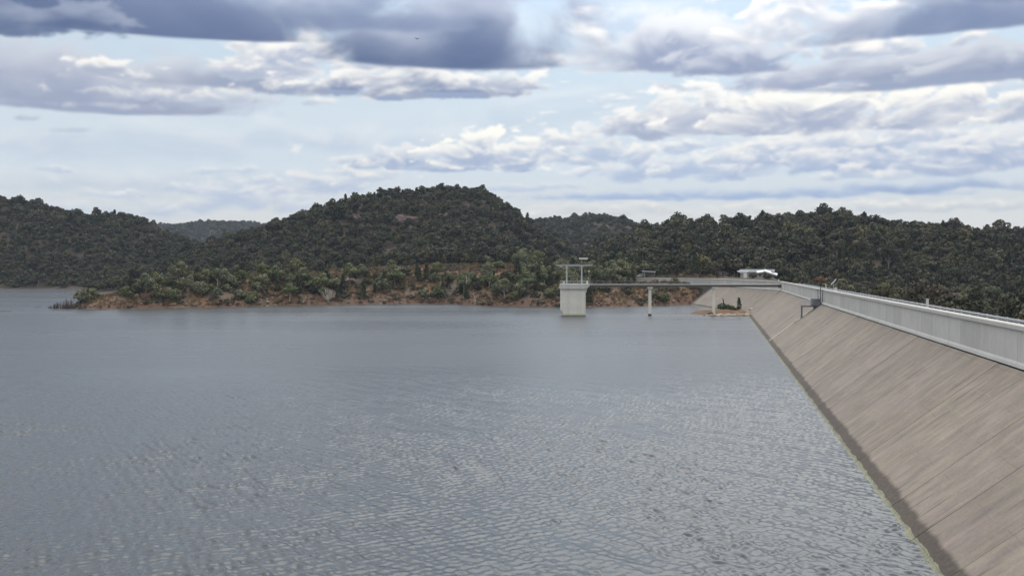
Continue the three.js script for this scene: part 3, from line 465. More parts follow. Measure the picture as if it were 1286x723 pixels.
/* --------------------------------------------------------------- footbridge */
{
  const b = thing('footbridge', 'long thin footbridge from the intake tower to the dam wall', 'footbridge', 0, 0, TZ), x0 = 26.3, x1 = 92.2;
  const spans = [[x0, 47.3], [47.34, 69.2], [69.24, x1]], gm = std(0.1, 0.09, 0.08, 0.8), dm = std(0.5, 0.48, 0.44, 0.85, { map: null });
  for (const [a, c] of spans) { mesh('deck_span', box(c - a, 0.24, 1.9, (a + c) / 2, DECK - 0.12, 0), dm, b); for (const z of [-0.65, 0.65]) mesh('girder', merge([box(c - a, 0.1, 0.3, (a + c) / 2, DECK - 0.3, z), box(c - a, 0.62, 0.08, (a + c) / 2, DECK - 0.6, z), box(c - a, 0.08, 0.3, (a + c) / 2, DECK - 0.93, z)]), gm, b); }
  const pg = rod([0, 0, 0], [0, 1.05, 0], 0.024, 5), railMat = std(0.2, 0.2, 0.2, 0.6);
  for (let x = x0 + 0.3; x < x1; x += 2.4) for (const z of [-0.9, 0.9]) { const p = mesh('rail_post', pg, railMat, b); p.position.set(x, DECK, z); }
  for (const y of [0.5, 1.05]) for (const z of [-0.9, 0.9]) mesh('handrail', rod([x0, DECK + y, z], [x1, DECK + y, z], 0.018, 5), railMat, b);
  for (const [x, yb] of [[47.32, -5], [69.22, 0.2]]) { const p = mesh('pier', merge([cyl(0.56, 0.52, DECK - 1.5 - yb, x, yb, 0, 16)]), concrete, b); mesh('pier_head', box(1.7, 0.5, 2.1, x, DECK - 1.24, 0), dm, p); if (yb < 0) mesh('slime_band', cyl(0.6, 0.6, 0.9, x, -0.3, 0, 16), std(0.05, 0.05, 0.045, 0.6), p); }
  mesh('landing_end', box(1.6, 1.25, 2.3, x1 + 0.2, DECK - 0.63, 0), gm, b);
}

/* --------------------------------------------------------------- vegetation */
const barkPale = std(0.42, 0.38, 0.33, 0.95), barkDark = std(0.07, 0.055, 0.045, 1), barkGrey = std(0.2, 0.175, 0.15, 1);
// a crown as many small leaf sprays set on the skins of several clumps
function crownGeo(seed, clumps, perClump, leaf, opt = {}) {
  const r = rng(seed), P = [], N = [], C = [], v = () => new THREE.Vector3(), n = v(), a = v(), b = v(), o = v(), c = v(), f = v();
  for (const [cx, cy, cz, rx, ry, rz] of clumps) {
    const tone = 0.8 + r() * 0.4, cnt = Math.round(perClump * (0.7 + 0.6 * r()));
    for (let i = 0; i < cnt; i++) {
      const z = 2 * r() - 1, t = r() * 6.2832, q = Math.sqrt(1 - z * z); n.set(q * Math.cos(t), z, q * Math.sin(t));
      if (n.y < -0.35 && r() < 0.6) n.y *= -1;
      const k = 0.62 + 0.45 * Math.sqrt(r()); o.set(cx + n.x * rx * k, cy + n.y * ry * k, cz + n.z * rz * k);
      f.set(r() - 0.5, r() - 0.5, r() - 0.5).multiplyScalar(1.5).add(n).normalize(); if (f.dot(n) < 0) f.negate(); a.set(r() - 0.5, r() - 0.5, r() - 0.5).cross(f).normalize(); b.crossVectors(f, a);
      const s = leaf * (0.6 + 0.8 * r()), s2 = s * (0.45 + 0.4 * r()), sh = tone * (0.72 + 0.56 * r());
      const p = [o.clone().addScaledVector(a, -s).addScaledVector(b, s2 * 0.3 * r()), o.clone().addScaledVector(b, s2), o.clone().addScaledVector(a, s).addScaledVector(f, -s * 0.35), o.clone().addScaledVector(b, -s2)];
      c.copy(n).multiplyScalar(0.5).addScaledVector(f, 1).normalize(); f.crossVectors(p[1].clone().sub(p[0]), p[2].clone().sub(p[0]));
      for (const id of f.dot(c) > 0 ? [0, 1, 2, 0, 2, 3] : [0, 2, 1, 0, 3, 2]) { P.push(p[id].x, p[id].y, p[id].z); N.push(c.x, c.y, c.z); C.push(sh * (opt.warm ?? 1), sh, sh); }
    }
  }
  const g = new THREE.BufferGeometry(); g.setAttribute('position', new THREE.BufferAttribute(new Float32Array(P), 3)); g.setAttribute('normal', new THREE.BufferAttribute(new Float32Array(N), 3)); g.setAttribute('color', new THREE.BufferAttribute(new Float32Array(C), 3)); return g;
}
function taper(pts, r0, r1, n = 6) {                              // a tapering limb through points
  const curve = new THREE.CatmullRomCurve3(pts.map(p => new THREE.Vector3(...p))), k = pts.length * 2, g = new THREE.TubeGeometry(curve, k, 1, n, false), p = g.attributes.position;
  for (let i = 0; i <= k; i++) { const c = curve.getPointAt(i / k), R = lerp(r0, r1, i / k); for (let j = 0; j <= n; j++) { const id = i * (n + 1) + j; p.setXYZ(id, c.x + (p.getX(id) - c.x) * R, c.y + (p.getY(id) - c.y) * R, c.z + (p.getZ(id) - c.z) * R); } }
  g.computeVertexNormals(); return g;
}
function gumShape(seed) {                                         // spreading gum: 8 m wide, 9 m tall
  const r = rng(seed), cl = [], limbs = [taper([[0, -0.6, 0], [0.1, 1.5, 0], [-0.1, 3.4, 0.1], [0.1, 5.5, 0]], 0.26, 0.12)], n = 7 + Math.floor(r() * 4);
  for (let i = 0; i < n; i++) { const t = i / n * 6.28 + r(), q = i < n - 2 ? 1.7 + r() * 1.4 : r() * 0.9, y = 4.1 + r() * 2.6 + (i >= n - 2 ? 1.4 : 0), s = 1.25 + r() * 0.85; cl.push([Math.cos(t) * q, y, Math.sin(t) * q, s * 1.25, s * 0.8, s * 1.25]); limbs.push(taper([[0, 2.2 + r() * 1.4, 0], [Math.cos(t) * q * 0.45, y * 0.72, Math.sin(t) * q * 0.45], [Math.cos(t) * q, y, Math.sin(t) * q]], 0.12, 0.04, 5)); }
  return { cl, limbs };
}
function bushShape(seed) {                                        // low round-headed tree: 7 m wide, 6 m tall
  const r = rng(seed), cl = [], limbs = [taper([[0, -0.6, 0], [0.05, 1, 0], [0.1, 2.6, 0]], 0.2, 0.1)], n = 8 + Math.floor(r() * 4);
  for (let i = 0; i < n; i++) { const t = i / n * 6.28 + r(), q = i < n - 2 ? 1.3 + r() * 1.3 : 0.4, y = 1.5 + r() * 2.0 + (i >= n - 2 ? 1.3 : 0), s = 1.1 + r() * 0.7; cl.push([Math.cos(t) * q, y, Math.sin(t) * q, s * 1.2, s, s * 1.2]); limbs.push(taper([[0, 0.6, 0], [Math.cos(t) * q * 0.5, y * 0.6, Math.sin(t) * q * 0.5], [Math.cos(t) * q, y, Math.sin(t) * q]], 0.1, 0.03, 5)); }
  return { cl, limbs };
}
function pineShape(seed) {                                        // pointed cypress pine: 4 m wide, 9 m tall
  const r = rng(seed), cl = [], limbs = [taper([[0, -0.6, 0], [0, 4, 0], [0.1, 8, 0]], 0.2, 0.05)];
  for (let i = 0; i < 11; i++) { const y = 1.4 + i * 0.68, w = 1.9 * Math.pow(1 - (y - 1) / 8.9, 0.75) + 0.15, t = r() * 6.28; cl.push([Math.cos(t) * w * 0.25, y, Math.sin(t) * w * 0.25, w, 0.85, w]); }
  return { cl, limbs };
}
const SHAPES = { gum: [1, 2, 3, 4].map(s => gumShape(s * 31)), bush: [1, 2, 3].map(s => bushShape(s * 17)), pine: [1, 2].map(s => pineShape(s * 13)) };
const KINDS = [...SHAPES.gum.map((s, i) => ['gum', s, i]), ...SHAPES.bush.map((s, i) => ['bush', s, i]), ...SHAPES.pine.map((s, i) => ['pine', s, i])];
const LEAF = { gum: [[0.059, 0.059, 0.028], [0.071, 0.067, 0.036], [0.050, 0.051, 0.021], [0.081, 0.072, 0.029], [0.065, 0.053, 0.032], [0.043, 0.045, 0.023]], bush: [[0.062, 0.061, 0.023], [0.078, 0.072, 0.023], [0.053, 0.053, 0.025], [0.086, 0.074, 0.032]], pine: [[0.032, 0.037, 0.016], [0.043, 0.046, 0.018]] };
const near = KINDS.map(([k, s, i]) => ({ k, crown: crownGeo(500 + i * 7 + k.length, s.cl, k === 'pine' ? 74 : 96, k === 'pine' ? 0.34 : 0.4), trunk: merge(s.limbs) }));
const far = KINDS.map(([k, s, i]) => {
  const c = crownGeo(900 + i * 7 + k.length, s.cl, k === 'pine' ? 26 : 38, k === 'pine' ? 0.58 : 0.68), t = taper([[0, -1.5, 0], [0, 2.5, 0], [0.1, 5, 0]], 0.2, 0.08, 4).toNonIndexed(); t.deleteAttribute('uv'); t.setAttribute('color', new THREE.BufferAttribute(new Float32Array(t.attributes.position.count * 3).fill(2.2), 3)); return mergeGeometries([c, t]);
});
const LEAF0 = [[0.125, 0.129, 0.053], [0.115, 0.125, 0.067], [0.100, 0.111, 0.044], [0.135, 0.133, 0.070]];       // the lighter, greyer shore trees
const leafMats = {}; for (const [k, list] of [...Object.entries(LEAF), ['shore', LEAF0]]) leafMats[k] = list.map(c => new THREE.MeshStandardMaterial({ color: new THREE.Color().setRGB(...c), vertexColors: true, roughness: 0.85, side: THREE.DoubleSide }));

// stone outcrops on the middle hill, found where a bearing from the lookout meets the slope
function meet(px, py, d0 = 480, d1 = 1600) { for (let d = d0; d < d1; d += 2) { const x = (px - 643) / 1250 * d; if (land(x, d) >= 16 + (337.6 - py) / 1250 * d) return [x, d]; } return null; }
const rockMat = tex(256, 256, (u, v) => { const k = 1 + noise(u * 9, v * 9, 9, 9) * 0.5 + noise(u * 34, v * 34, 34, 34) * 0.5; return [0.135 * k, 0.088 * k, 0.074 * k]; });
const stone = [new THREE.MeshStandardMaterial({ map: rockMat, roughness: 1 }), new THREE.MeshStandardMaterial({ map: rockMat, color: new THREE.Color(0.8, 0.82, 0.85), roughness: 1 })], paleStone = [std(0.42, 0.33, 0.25, 1), std(0.33, 0.25, 0.18, 1), std(0.36, 0.31, 0.26, 1)];
function boulder(seed, w, h, dd, detail = 3) {
  const g = new THREE.IcosahedronGeometry(1, detail), p = g.attributes.position, k = seed * 3.7;
  for (let i = 0; i < p.count; i++) { const x = p.getX(i), y = p.getY(i), z = p.getZ(i), n = 1 + 0.4 * noise(x * 1.5 + k, z * 1.5 + y * 1.1) + 0.34 * noise(x * 4 + y * 3 + k, z * 4 - k); p.setXYZ(i, x * n * w, Math.round(y * n * 5) / 5 * 0.4 * h + y * n * 0.6 * h, z * n * dd); }
  g.computeVertexNormals(); return g;
}
const BARE = [];
OUTCROPS.forEach(([px, py, w, h], i) => {
  const at = meet(px, py); if (!at) return; const [x, d] = at, m = d / 1250, W = w * m * 0.5, Hh = h * m * 0.55;
  BARE.push([x, d, W * 0.8, 9]);
  const r = rng(i * 11 + 5), bits = [], n = 9; for (let k = 0; k < n; k++) { const bw = W * (0.2 + 0.22 * r()), bx = (r() - 0.5) * 2 * (W - bw), bd = (r() - 0.5) * 12, g = boulder(i * 9 + k, bw, Hh * (0.45 + 0.5 * r()), bw * 0.8, 2); g.rotateY(r() * 3); g.translate(bx, land(x + bx, d + bd) - land(x, d) + 0.2, -bd); bits.push(g); }
  const o = mesh('rock_outcrop', merge(bits), stone[i % 2]); o.position.set(x, land(x, d), -d);
  tag(o, 'bare reddish rock outcrop showing between the trees on the wooded hills', 'rock', 'rock outcrops on the hills');
});
{
  const r = rng(404), all = [];
  const bare = (x, d) => BARE.some(([bx, bd, w, dd]) => Math.abs(x - bx) < w && d > bd - dd && d < bd + 7);
  const shows = (x, d, top) => {                                     // skip what the dam wall or a nearer slope hides altogether
    const t = x / d, py = 337.6 - 1250 * (top - 16) / d; if (t > 0.27 && d > 60) { const dw = UW / CS / (t - 0.2027); if (d > dw && py > 337.6 + 1250 * 4.25 / dw + 3) return false; }
    for (let e = 420; e < d - 12; e += 14) if (16 + (top - 16) * e / d < land(t * e, e) - 1) return false; return Math.abs(t) < 0.6;
  };
  const add = (x, d, kind, s, zone) => { const y = land(x, d); if (zone === 0 ? y < 0.8 : y < 0.8 && lateral(x, d) < 40) return; if (!shows(x, d, y + 10 * s)) return; const v = kind === 'gum' ? Math.floor(r() * 4) : kind === 'bush' ? 4 + Math.floor(r() * 3) : 7 + Math.floor(r() * 2); all.push({ x, y, d, v, kind, s: zone ? s * (0.7 + 0.58 * Math.pow(r(), 1.8)) : s * (0.8 + 0.45 * r()), zone, turn: r() * 6.28, c: Math.floor(r() * LEAF[kind].length), t: r(), st: 0.85 + r() * 0.35 }); };
  const field = (x0, x1, d0, d1, st, f) => { for (let d = d0; d < d1; d += st) for (let x = x0; x < x1; x += st) f(x + (r() - 0.5) * st * 1.25, d + (r() - 0.5) * st * 1.25); };
  // the dry-grass point
  field(-176, 92, 396, 640, 5.6, (x, d) => {
    const px = 643 + 1250 * x / d, q = d - table(SHORE, x), clump = fbm(x / 26 + 5, d / 26, 3);
    let p = table([[90, 0.1], [140, 0.22], [170, 0.55], [230, 0.85], [330, 0.85], [380, 0.75], [420, 0.45], [480, 0.22], [560, 0.3], [590, 0.6], [640, 0.95], [700, 0.9], [740, 0.55], [800, 0.45], [850, 0.25], [865, 0.02], [900, 0]], px) * ss(1, 7, q) + clump * 0.55;
    if (px > 690 && q < 24) p *= 0.35; if (q > 34 && px > 130 && px < 650) p *= 0.12; if (q < 30 && px > 150 && (px < 440 || px > 560)) p += 0.45; if (q < 40 && px >= 440 && px <= 560) p += 0.12; if (px > 660 && q > 26) p += 0.3; if (px < 200 && q > 30) p *= 0.8;
    if (Math.hypot(x - 71, d - 522) < 14 || (px > 795 && px < 860 && d < 515 && q > 10)) p = 0; if (lateral(x, d) > 8 && d < 480) p = 0; if (px > 855 && d < 475) p = 0;
    if (Math.abs(px - 421) < 9 && q > 22) p = 0;
    if (r() < p) add(x, d, r() < 0.17 ? 'pine' : r() < 0.55 ? 'bush' : 'gum', 0.55 + r() * 0.42, 0);
  });
  // wood on the dry side of the dam and up the right-hand ridge
  field(60, 640, 250, 800, 6.0, (x, d) => { const u = lateral(x, d), y = land(x, d); if (d < 480 && u < 58 || (d < 560 && x < 96)) return; if (x > 100 && x < 140 && d > 474 && d < 512) return; if (x > 0.62 * d || bare(x, d)) return; if (r() < 0.93) add(x, d, r() < 0.1 ? 'pine' : r() < 0.32 ? 'bush' : 'gum', (0.7 + r() * 0.6), d < 640 ? 1 : 2); });
  field(-60, 96, 600, 800, 6.2, (x, d) => { if (r() < 0.95 && !bare(x, d)) add(x, d, r() < 0.2 ? 'bush' : 'gum', 0.75 + r() * 0.4, 2); });
  field(-340, 150, 640, 985, 5.5, (x, d) => { if (d < 720 && x > -170 && fbm(x / 40, d / 40, 2) < -0.25) return; if (r() < 0.95 && !bare(x, d)) add(x, d, r() < 0.08 ? 'pine' : r() < 0.3 ? 'bush' : 'gum', 0.62 + r() * 0.42, 2); });
  field(-680, -240, 770, 1035, 5.5, (x, d) => { if (r() < 0.96) add(x, d, r() < 0.08 ? 'pine' : r() < 0.3 ? 'bush' : 'gum', 0.62 + r() * 0.45, 2); });
  field(-140, 460, 1050, 1530, 7.4, (x, d) => { if (r() < 0.96) add(x, d, r() < 0.3 ? 'bush' : 'gum', 0.72 + r() * 0.34, 2); });
  field(-1400, -380, 1900, 2640, 11, (x, d) => add(x, d, r() < 0.3 ? 'bush' : 'gum', 1.0 + r() * 0.4, 2));
  // the three hundred that show largest stand as trees of their own; the wood beyond is one mass per kind
  const sz = t => t.s / t.d * (t.zone ? 1 : 1.7); all.sort((a, b) => sz(b) - sz(a));
  const LAB = {
    gum0: ['grey-green gum tree on the dry-grass point across the lake', 'gum trees on the dry-grass point'], bush0: ['low round olive tree on the dry-grass point across the lake', 'round trees on the dry-grass point'], pine0: ['dark pointed cypress pine on the dry-grass point across the lake', 'cypress pines on the dry-grass point'],
    gum1: ['spreading gum tree in the wood behind the dam wall', 'gum trees behind the dam wall'], bush1: ['low round tree in the wood behind the dam wall', 'round trees behind the dam wall'], pine1: ['dark pointed cypress pine in the wood behind the dam wall', 'cypress pines behind the dam wall'],
    gum2: ['gum tree on the wooded hill slope', 'gum trees on the hill slopes'], bush2: ['low round tree on the wooded hill slope', 'round trees on the hill slopes'], pine2: ['dark pointed pine on the wooded hill slope', 'pines on the hill slopes'] };
  const NAME = { gum: 'gum_tree', bush: 'round_tree', pine: 'cypress_pine' }, quota = { gum: 230, bush: 230, pine: 90 }, rest = KINDS.map(() => []);
  for (const t of all) {
    if (quota[t.kind]-- > 0) {
      const [l, g] = LAB[t.kind + t.zone], o = thing(NAME[t.kind], l, 'tree', t.x, t.y, -t.d, t.turn, g); o.scale.set(t.s, t.s * t.st, t.s);
      mesh('trunk', near[t.v].trunk, t.t < 0.5 ? barkPale : barkGrey, o); mesh('crown', near[t.v].crown, (t.zone || t.kind === 'pine' ? leafMats[t.kind][t.c] : leafMats.shore[t.c % 4]), o);
    } else rest[t.v].push(t);
  }
  const m4 = new THREE.Matrix4(), q4 = new THREE.Quaternion(), up = new THREE.Vector3(0, 1, 0), col = new THREE.Color(), white = new THREE.MeshStandardMaterial({ color: 0xffffff, vertexColors: true, roughness: 0.9, side: THREE.DoubleSide });
  const WOOD = { gum: 'gum_woodland', bush: 'scrub_woodland', pine: 'pine_woodland' };
  rest.forEach((list, v) => {
    if (!list.length) return; const im = new THREE.InstancedMesh(far[v], white, list.length); im.name = numbered(WOOD[KINDS[v][0]]); im.castShadow = im.receiveShadow = true;
    list.forEach((t, i) => { q4.setFromAxisAngle(up, t.turn); m4.compose(new THREE.Vector3(t.x, t.y, -t.d), q4, new THREE.Vector3(t.s, t.s * t.st, t.s)); im.setMatrixAt(i, m4); const c = LEAF[t.kind][t.c], k = 0.6 + 0.85 * t.t * t.t; im.setColorAt(i, col.setRGB(c[0] * k, c[1] * k, c[2] * k)); });
    stuffOf(im); im.userData.label = ['mass of gum trees', 'mass of low scrubby trees', 'mass of dark cypress pines'][['gum', 'bush', 'pine'].indexOf(KINDS[v][0])] + ' covering the far hills'; im.userData.category = 'woodland'; scene.add(im);
  });
  // scrub and dry grass on the point
  const clumpG = crownGeo(77, [[0, 0.5, 0, 0.8, 0.55, 0.8], [0.7, 0.4, 0.2, 0.6, 0.45, 0.6], [-0.5, 0.45, -0.4, 0.6, 0.5, 0.6]], 22, 0.3), tuftP = [], tr = rng(5);
  for (let i = 0; i < 26; i++) { const a = tr() * 6.28, q = tr() * 0.5, h = 0.35 + tr() * 0.5, w = 0.05 + tr() * 0.05, x = Math.cos(a) * q, z = Math.sin(a) * q, lx = (tr() - 0.5) * 0.5, lz = (tr() - 0.5) * 0.5; tuftP.push(x - w, -0.1, z, x + w, -0.1, z, x + lx, h, z + lz); }
  const tuft = new THREE.BufferGeometry(); tuft.setAttribute('position', new THREE.BufferAttribute(new Float32Array(tuftP), 3)); tuft.computeVertexNormals();
  const scatter = (name, geo, n, colours, smin, smax, where, label, cat, seed) => {
    const rr = rng(seed), list = []; let guard = 0; while (list.length < n && guard++ < n * 12) { const x = -178 + rr() * 276, d = 396 + rr() * 190; const y = land(x, d); if (y > (name === 'shore_stones' ? -0.2 : 0.25) && where(x, d, y, rr)) list.push([x, y, d]); }
    const im = new THREE.InstancedMesh(geo, new THREE.MeshStandardMaterial({ color: 0xffffff, vertexColors: !!geo.attributes.color, roughness: 1, side: THREE.DoubleSide }), list.length); im.name = name; im.castShadow = im.receiveShadow = true;
    list.forEach(([x, y, d], i) => { const s = lerp(smin, smax, rr()); q4.setFromAxisAngle(up, rr() * 6.28); m4.compose(new THREE.Vector3(x, y, -d), q4, new THREE.Vector3(s, s * (0.8 + rr() * 0.4), s)); im.setMatrixAt(i, m4); const c = colours[Math.floor(rr() * colours.length)]; im.setColorAt(i, col.setRGB(...c)); });
    stuffOf(im); im.userData.label = label; im.userData.category = cat; scene.add(im);
  };
  const open = (x, d) => !(lateral(x, d) > 8 && d < 462);
  scatter('dry_grass', tuft, 16000, [[0.24, 0.155, 0.075], [0.21, 0.13, 0.068], [0.19, 0.135, 0.085], [0.28, 0.2, 0.105], [0.16, 0.088, 0.058]], 0.7, 1.9, (x, d) => open(x, d) && fbm(x / 22, d / 22, 3) > -0.35, 'dry orange grass on the point across the lake', 'grass', 31);
  scatter('low_scrub', clumpG, 3600, [[0.075, 0.07, 0.04], [0.09, 0.075, 0.045], [0.06, 0.06, 0.038], [0.11, 0.07, 0.05]], 0.5, 1.5, (x, d, y, q) => open(x, d) && fbm(x / 18 + 3, d / 18, 3) > q() * 0.6 - 0.3, 'low brown and olive scrub on the point across the lake', 'scrub', 37);
  scatter('shore_stones', boulder(9, 0.5, 0.3, 0.4, 1), 900, [[0.2, 0.15, 0.115], [0.26, 0.2, 0.15], [0.13, 0.1, 0.085], [0.17, 0.11, 0.08]], 0.5, 1.9, (x, d) => open(x, d) && d - table(SHORE, x) < 7, 'small stones strewn along the far shore', 'stones', 41);
}

/* ----------------------------------------------- dead timber along the shore */
function deadTree(px, py, h, stems, lean, mat, label, seed) {
  const at = meet(px, py, 396) ?? [(px - 643) / 1250 * 420, 420], r = rng(seed), o = thing('dead_tree', label, 'dead tree', at[0], land(...at) - 0.1, -at[1]);
  for (let i = 0; i < stems; i++) {
    const a = stems > 1 ? (i / (stems - 1) - 0.5) * 1.5 : lean, x1 = Math.sin(a) * h * 0.55, z1 = (r() - 0.5) * h * 0.25, H = h * (0.75 + 0.3 * r());
    const st = mesh('stem', taper([[0, -0.3, 0], [x1 * 0.3, H * 0.35, z1 * 0.3], [x1 * 0.75 + (r() - 0.5) * 0.5, H * 0.7, z1], [x1, H, z1]], stems > 1 ? 0.22 : 0.34, 0.07), mat, o);
    for (let k = 0; k < 4; k++) { const t = 0.4 + 0.14 * k, s = r() < 0.5 ? -1 : 1; mesh('branch', taper([[x1 * t * 0.9, H * t, z1 * t], [x1 * t + s * (0.5 + r()), H * (t + 0.1), z1 * t + r() - 0.5], [x1 * t + s * (0.9 + r() * 1.3), H * (t + 0.2), z1 * t + (r() - 0.5) * 2]], 0.1, 0.03, 5), mat, st); }
  }
}
deadTree(411, 379, 6.2, 5, 0, barkPale, 'pale many-stemmed dead tree at the water edge of the dry-grass point', 3);
deadTree(588, 374, 13, 1, -0.12, barkPale, 'tall pale bare trunk standing among trees on the shore', 4);
deadTree(597, 381, 5.5, 1, -0.25, barkPale, 'short pale leaning dead trunk at the waterline beside a tall bare trunk', 5);
deadTree(563, 380, 8, 3, 0, barkGrey, 'thin grey dead tree with three stems on the shore', 6);
deadTree(1108, 330, 9, 1, 0.1, barkPale, 'pale dead trunk in the wood behind the dam wall', 9);
{ // drowned shrubs off the tip of the point
  const r = rng(61), P = (px, d) => (px - 643) / 1250 * d;
  [[62, 402, 1.4], [67, 400, 2.2], [71, 404, 2.5], [75, 401, 2.9], [79, 399, 3.1], [82, 402, 4.3], [85, 400, 3.2], [88.5, 403, 4.8], [91, 400, 3.4], [96, 403, 2.4], [100, 399, 2.2]].forEach(([px, d, h]) => {
    const g = []; for (let i = 0; i < 26; i++) { const a = r() * 6.28, q = r() * 0.9, hh = h * (0.45 + 0.6 * r() * (1 - q * 0.4)); g.push(taper([[Math.cos(a) * q, -0.8, Math.sin(a) * q], [Math.cos(a) * q * 1.2, hh * 0.5, Math.sin(a) * q * 1.2], [Math.cos(a) * q * 1.3 + (r() - 0.5) * 0.6, hh, Math.sin(a) * q * 1.3]], 0.085, 0.03, 4)); }
    tag(Object.assign(mesh('drowned_shrub', merge(g), i2(r())), {}), 'bare brown drowned shrub standing in the water off the point', 'dead shrub', 'drowned shrubs off the point').position.set(P(px, d), 0, -d);
  });
  function i2(t) { return t < 0.5 ? std(0.085, 0.066, 0.06, 1) : std(0.11, 0.083, 0.07, 1); }
  [[3, 391, 3.2], [47, 386, 1.2], [70, 389.6, 2.6], [84, 390, 2.2], [92, 388.5, 3], [118, 389.5, 4.5], [128, 388.6, 2]].forEach(([px, py, w], i) => { const d = 20000 / (py - 337.6), o = mesh('floating_debris', boulder(i + 40, w, 0.16, 0.8, 2), std(0.05, 0.045, 0.04, 1)); o.position.set((px - 643) / 1250 * d, 0.03, -d); tag(o, 'dark mat of driftwood floating near the drowned shrubs', 'driftwood', 'driftwood mats off the point'); });
}

/* -------------------------------------------------------------------- islet */
{
  const cx = 76, cd = 352, g = new THREE.PlaneGeometry(34, 34, 68, 68); g.rotateX(-Math.PI / 2); const p = g.attributes.position, col = [];
  for (let i = 0; i < p.count; i++) {
    const x = p.getX(i), d = -p.getZ(i), e = Math.hypot((x + 1) / 11, d / 12.5) + fbm(x / 6 + 3, d / 6, 3) * 0.3, n = fbm(x / 3, d / 3, 3);
    const y = e < 1 ? 2.1 * Math.pow(1 - e, 0.55) + n * 0.3 * (1 - e) : -2.2 * (e - 1); p.setY(i, Math.max(-2.5, y)); 
    const k = 1 + n * 0.4, s = ss(0.55, 0.2, y + n * 0.3); col.push(...[0, 1, 2].map(c => k * lerp([0.15, 0.082, 0.04][c], [0.17, 0.13, 0.095][c], s)));
  }
  g.setAttribute('color', new THREE.BufferAttribute(new Float32Array(col), 3)); g.computeVertexNormals();
  const m = struct('islet', g, new THREE.MeshStandardMaterial({ vertexColors: true, roughness: 1 })); m.position.set(cx, 0, -cd);
  const r = rng(12), at = (px, d) => (px - 643) / 1250 * d;
  [[890, 339, 0.9], [895, 338, 1.3], [901, 339, 1.1], [906, 338.5, 1.5], [911, 339, 1.0], [917, 338, 1.7], [923, 339, 1.2], [929, 338.5, 1.9], [935, 339.5, 1.4], [940, 342, 1.5], [943, 346, 1.3], [947, 351, 1.5], [952, 357, 1.2], [956, 361, 1.0]].forEach(([px, d, s], i) => { const o = mesh('shore_rock', boulder(i + 70, s * 1.25, s * 0.42, s * 0.8, 2), paleStone[i % 3]); const x = at(px, d), u = UW - lateral(x, d); o.position.set(x, Math.max(0.12, u < 11.2 ? (11.2 - u) * SLOPE : 0), -d); o.rotation.y = r() * 0.8 - 0.4; tag(o, 'flat tan rock at the water edge of the small orange islet', 'rock', 'rocks round the islet'); });
  const plant = (name, label, cat, px, d, y, geo, mat, s, trunkH) => { const o = thing(name, label, cat, at(px, d), y, -d); o.scale.setScalar(s); mesh('foliage', geo, mat, o); mesh('trunk', taper([[0, -0.8, 0], [0, trunkH * 0.5, 0], [0, trunkH, 0]], 0.1, 0.04), barkDark, o); };
  const dark = new THREE.MeshStandardMaterial({ color: new THREE.Color().setRGB(0.035, 0.055, 0.028), vertexColors: true, roughness: 0.85, side: THREE.DoubleSide }), olive = new THREE.MeshStandardMaterial({ color: new THREE.Color().setRGB(0.06, 0.085, 0.04), vertexColors: true, roughness: 0.85, side: THREE.DoubleSide });
  plant('sapling', 'small pointed green sapling on the islet beside the dam face', 'sapling', 928.5, 352, 1.3, crownGeo(201, [[0, 0.8, 0, 0.75, 0.6, 0.75], [0.1, 1.7, 0, 0.75, 0.7, 0.75], [0, 2.6, 0, 0.55, 0.65, 0.55], [0, 3.4, 0, 0.3, 0.6, 0.3]], 90, 0.22), dark, 1.15, 3.2);
  plant('shrub', 'rounded grey-green shrub at the foot of the charred stump on the islet', 'shrub', 909, 350, 1.2, crownGeo(202, [[-0.4, 0.9, 0, 1.1, 0.9, 1], [0.9, 0.7, 0.2, 1.0, 0.8, 0.9], [1.9, 0.6, 0, 0.8, 0.7, 0.8]], 110, 0.24), olive, 1.5, 0.8);
  plant('shrub', 'dark spreading shrub on the islet between stump and sapling', 'shrub', 914.5, 351, 1.2, crownGeo(203, [[0, 0.8, 0, 1.2, 0.9, 1], [1.1, 0.55, 0.2, 0.8, 0.6, 0.8]], 110, 0.24), dark, 1.4, 0.8);
  plant('shrub', 'little low shrub at the foot of the sapling on the islet', 'shrub', 921.5, 350, 1.2, crownGeo(204, [[0, 0.5, 0, 0.9, 0.6, 0.8], [0.8, 0.4, 0, 0.6, 0.45, 0.6]], 90, 0.2), dark, 1.2, 0.5);
  plant('shrub', 'bright green shrub at the lake-side tip of the islet', 'shrub', 893, 340, 0.1, crownGeo(205, [[0, 0.5, 0, 0.9, 0.6, 0.8], [-0.7, 0.3, 0, 0.6, 0.4, 0.6]], 90, 0.2), olive, 1.0, 0.5);
  const st = thing('charred_stump', 'dark charred stump leaning above the shrubs on the islet', 'stump', at(910, 349), 1.4, -349);
  mesh('trunk', taper([[0.2, -0.6, 0], [0.05, 1.4, 0], [-0.25, 2.9, 0], [-0.4, 4.0, 0]], 0.3, 0.2), barkDark, st); mesh('broken_limb', taper([[-0.2, 3.3, 0], [-0.5, 3.9, 0.1], [-0.55, 4.3, 0.1]], 0.2, 0.1), barkDark, st);
  const po = thing('water_gauge_post', 'thin grey gauge post standing in the water beside the islet', 'post', at(884.5, 342), 0, -342); mesh('post', box(0.28, 3.8, 0.2, 0, -0.2, 0), std(0.3, 0.31, 0.36, 0.7), po); mesh('footing', box(0.7, 0.5, 0.7, 0, -0.1, 0), std(0.2, 0.2, 0.2, 0.9), po);
}

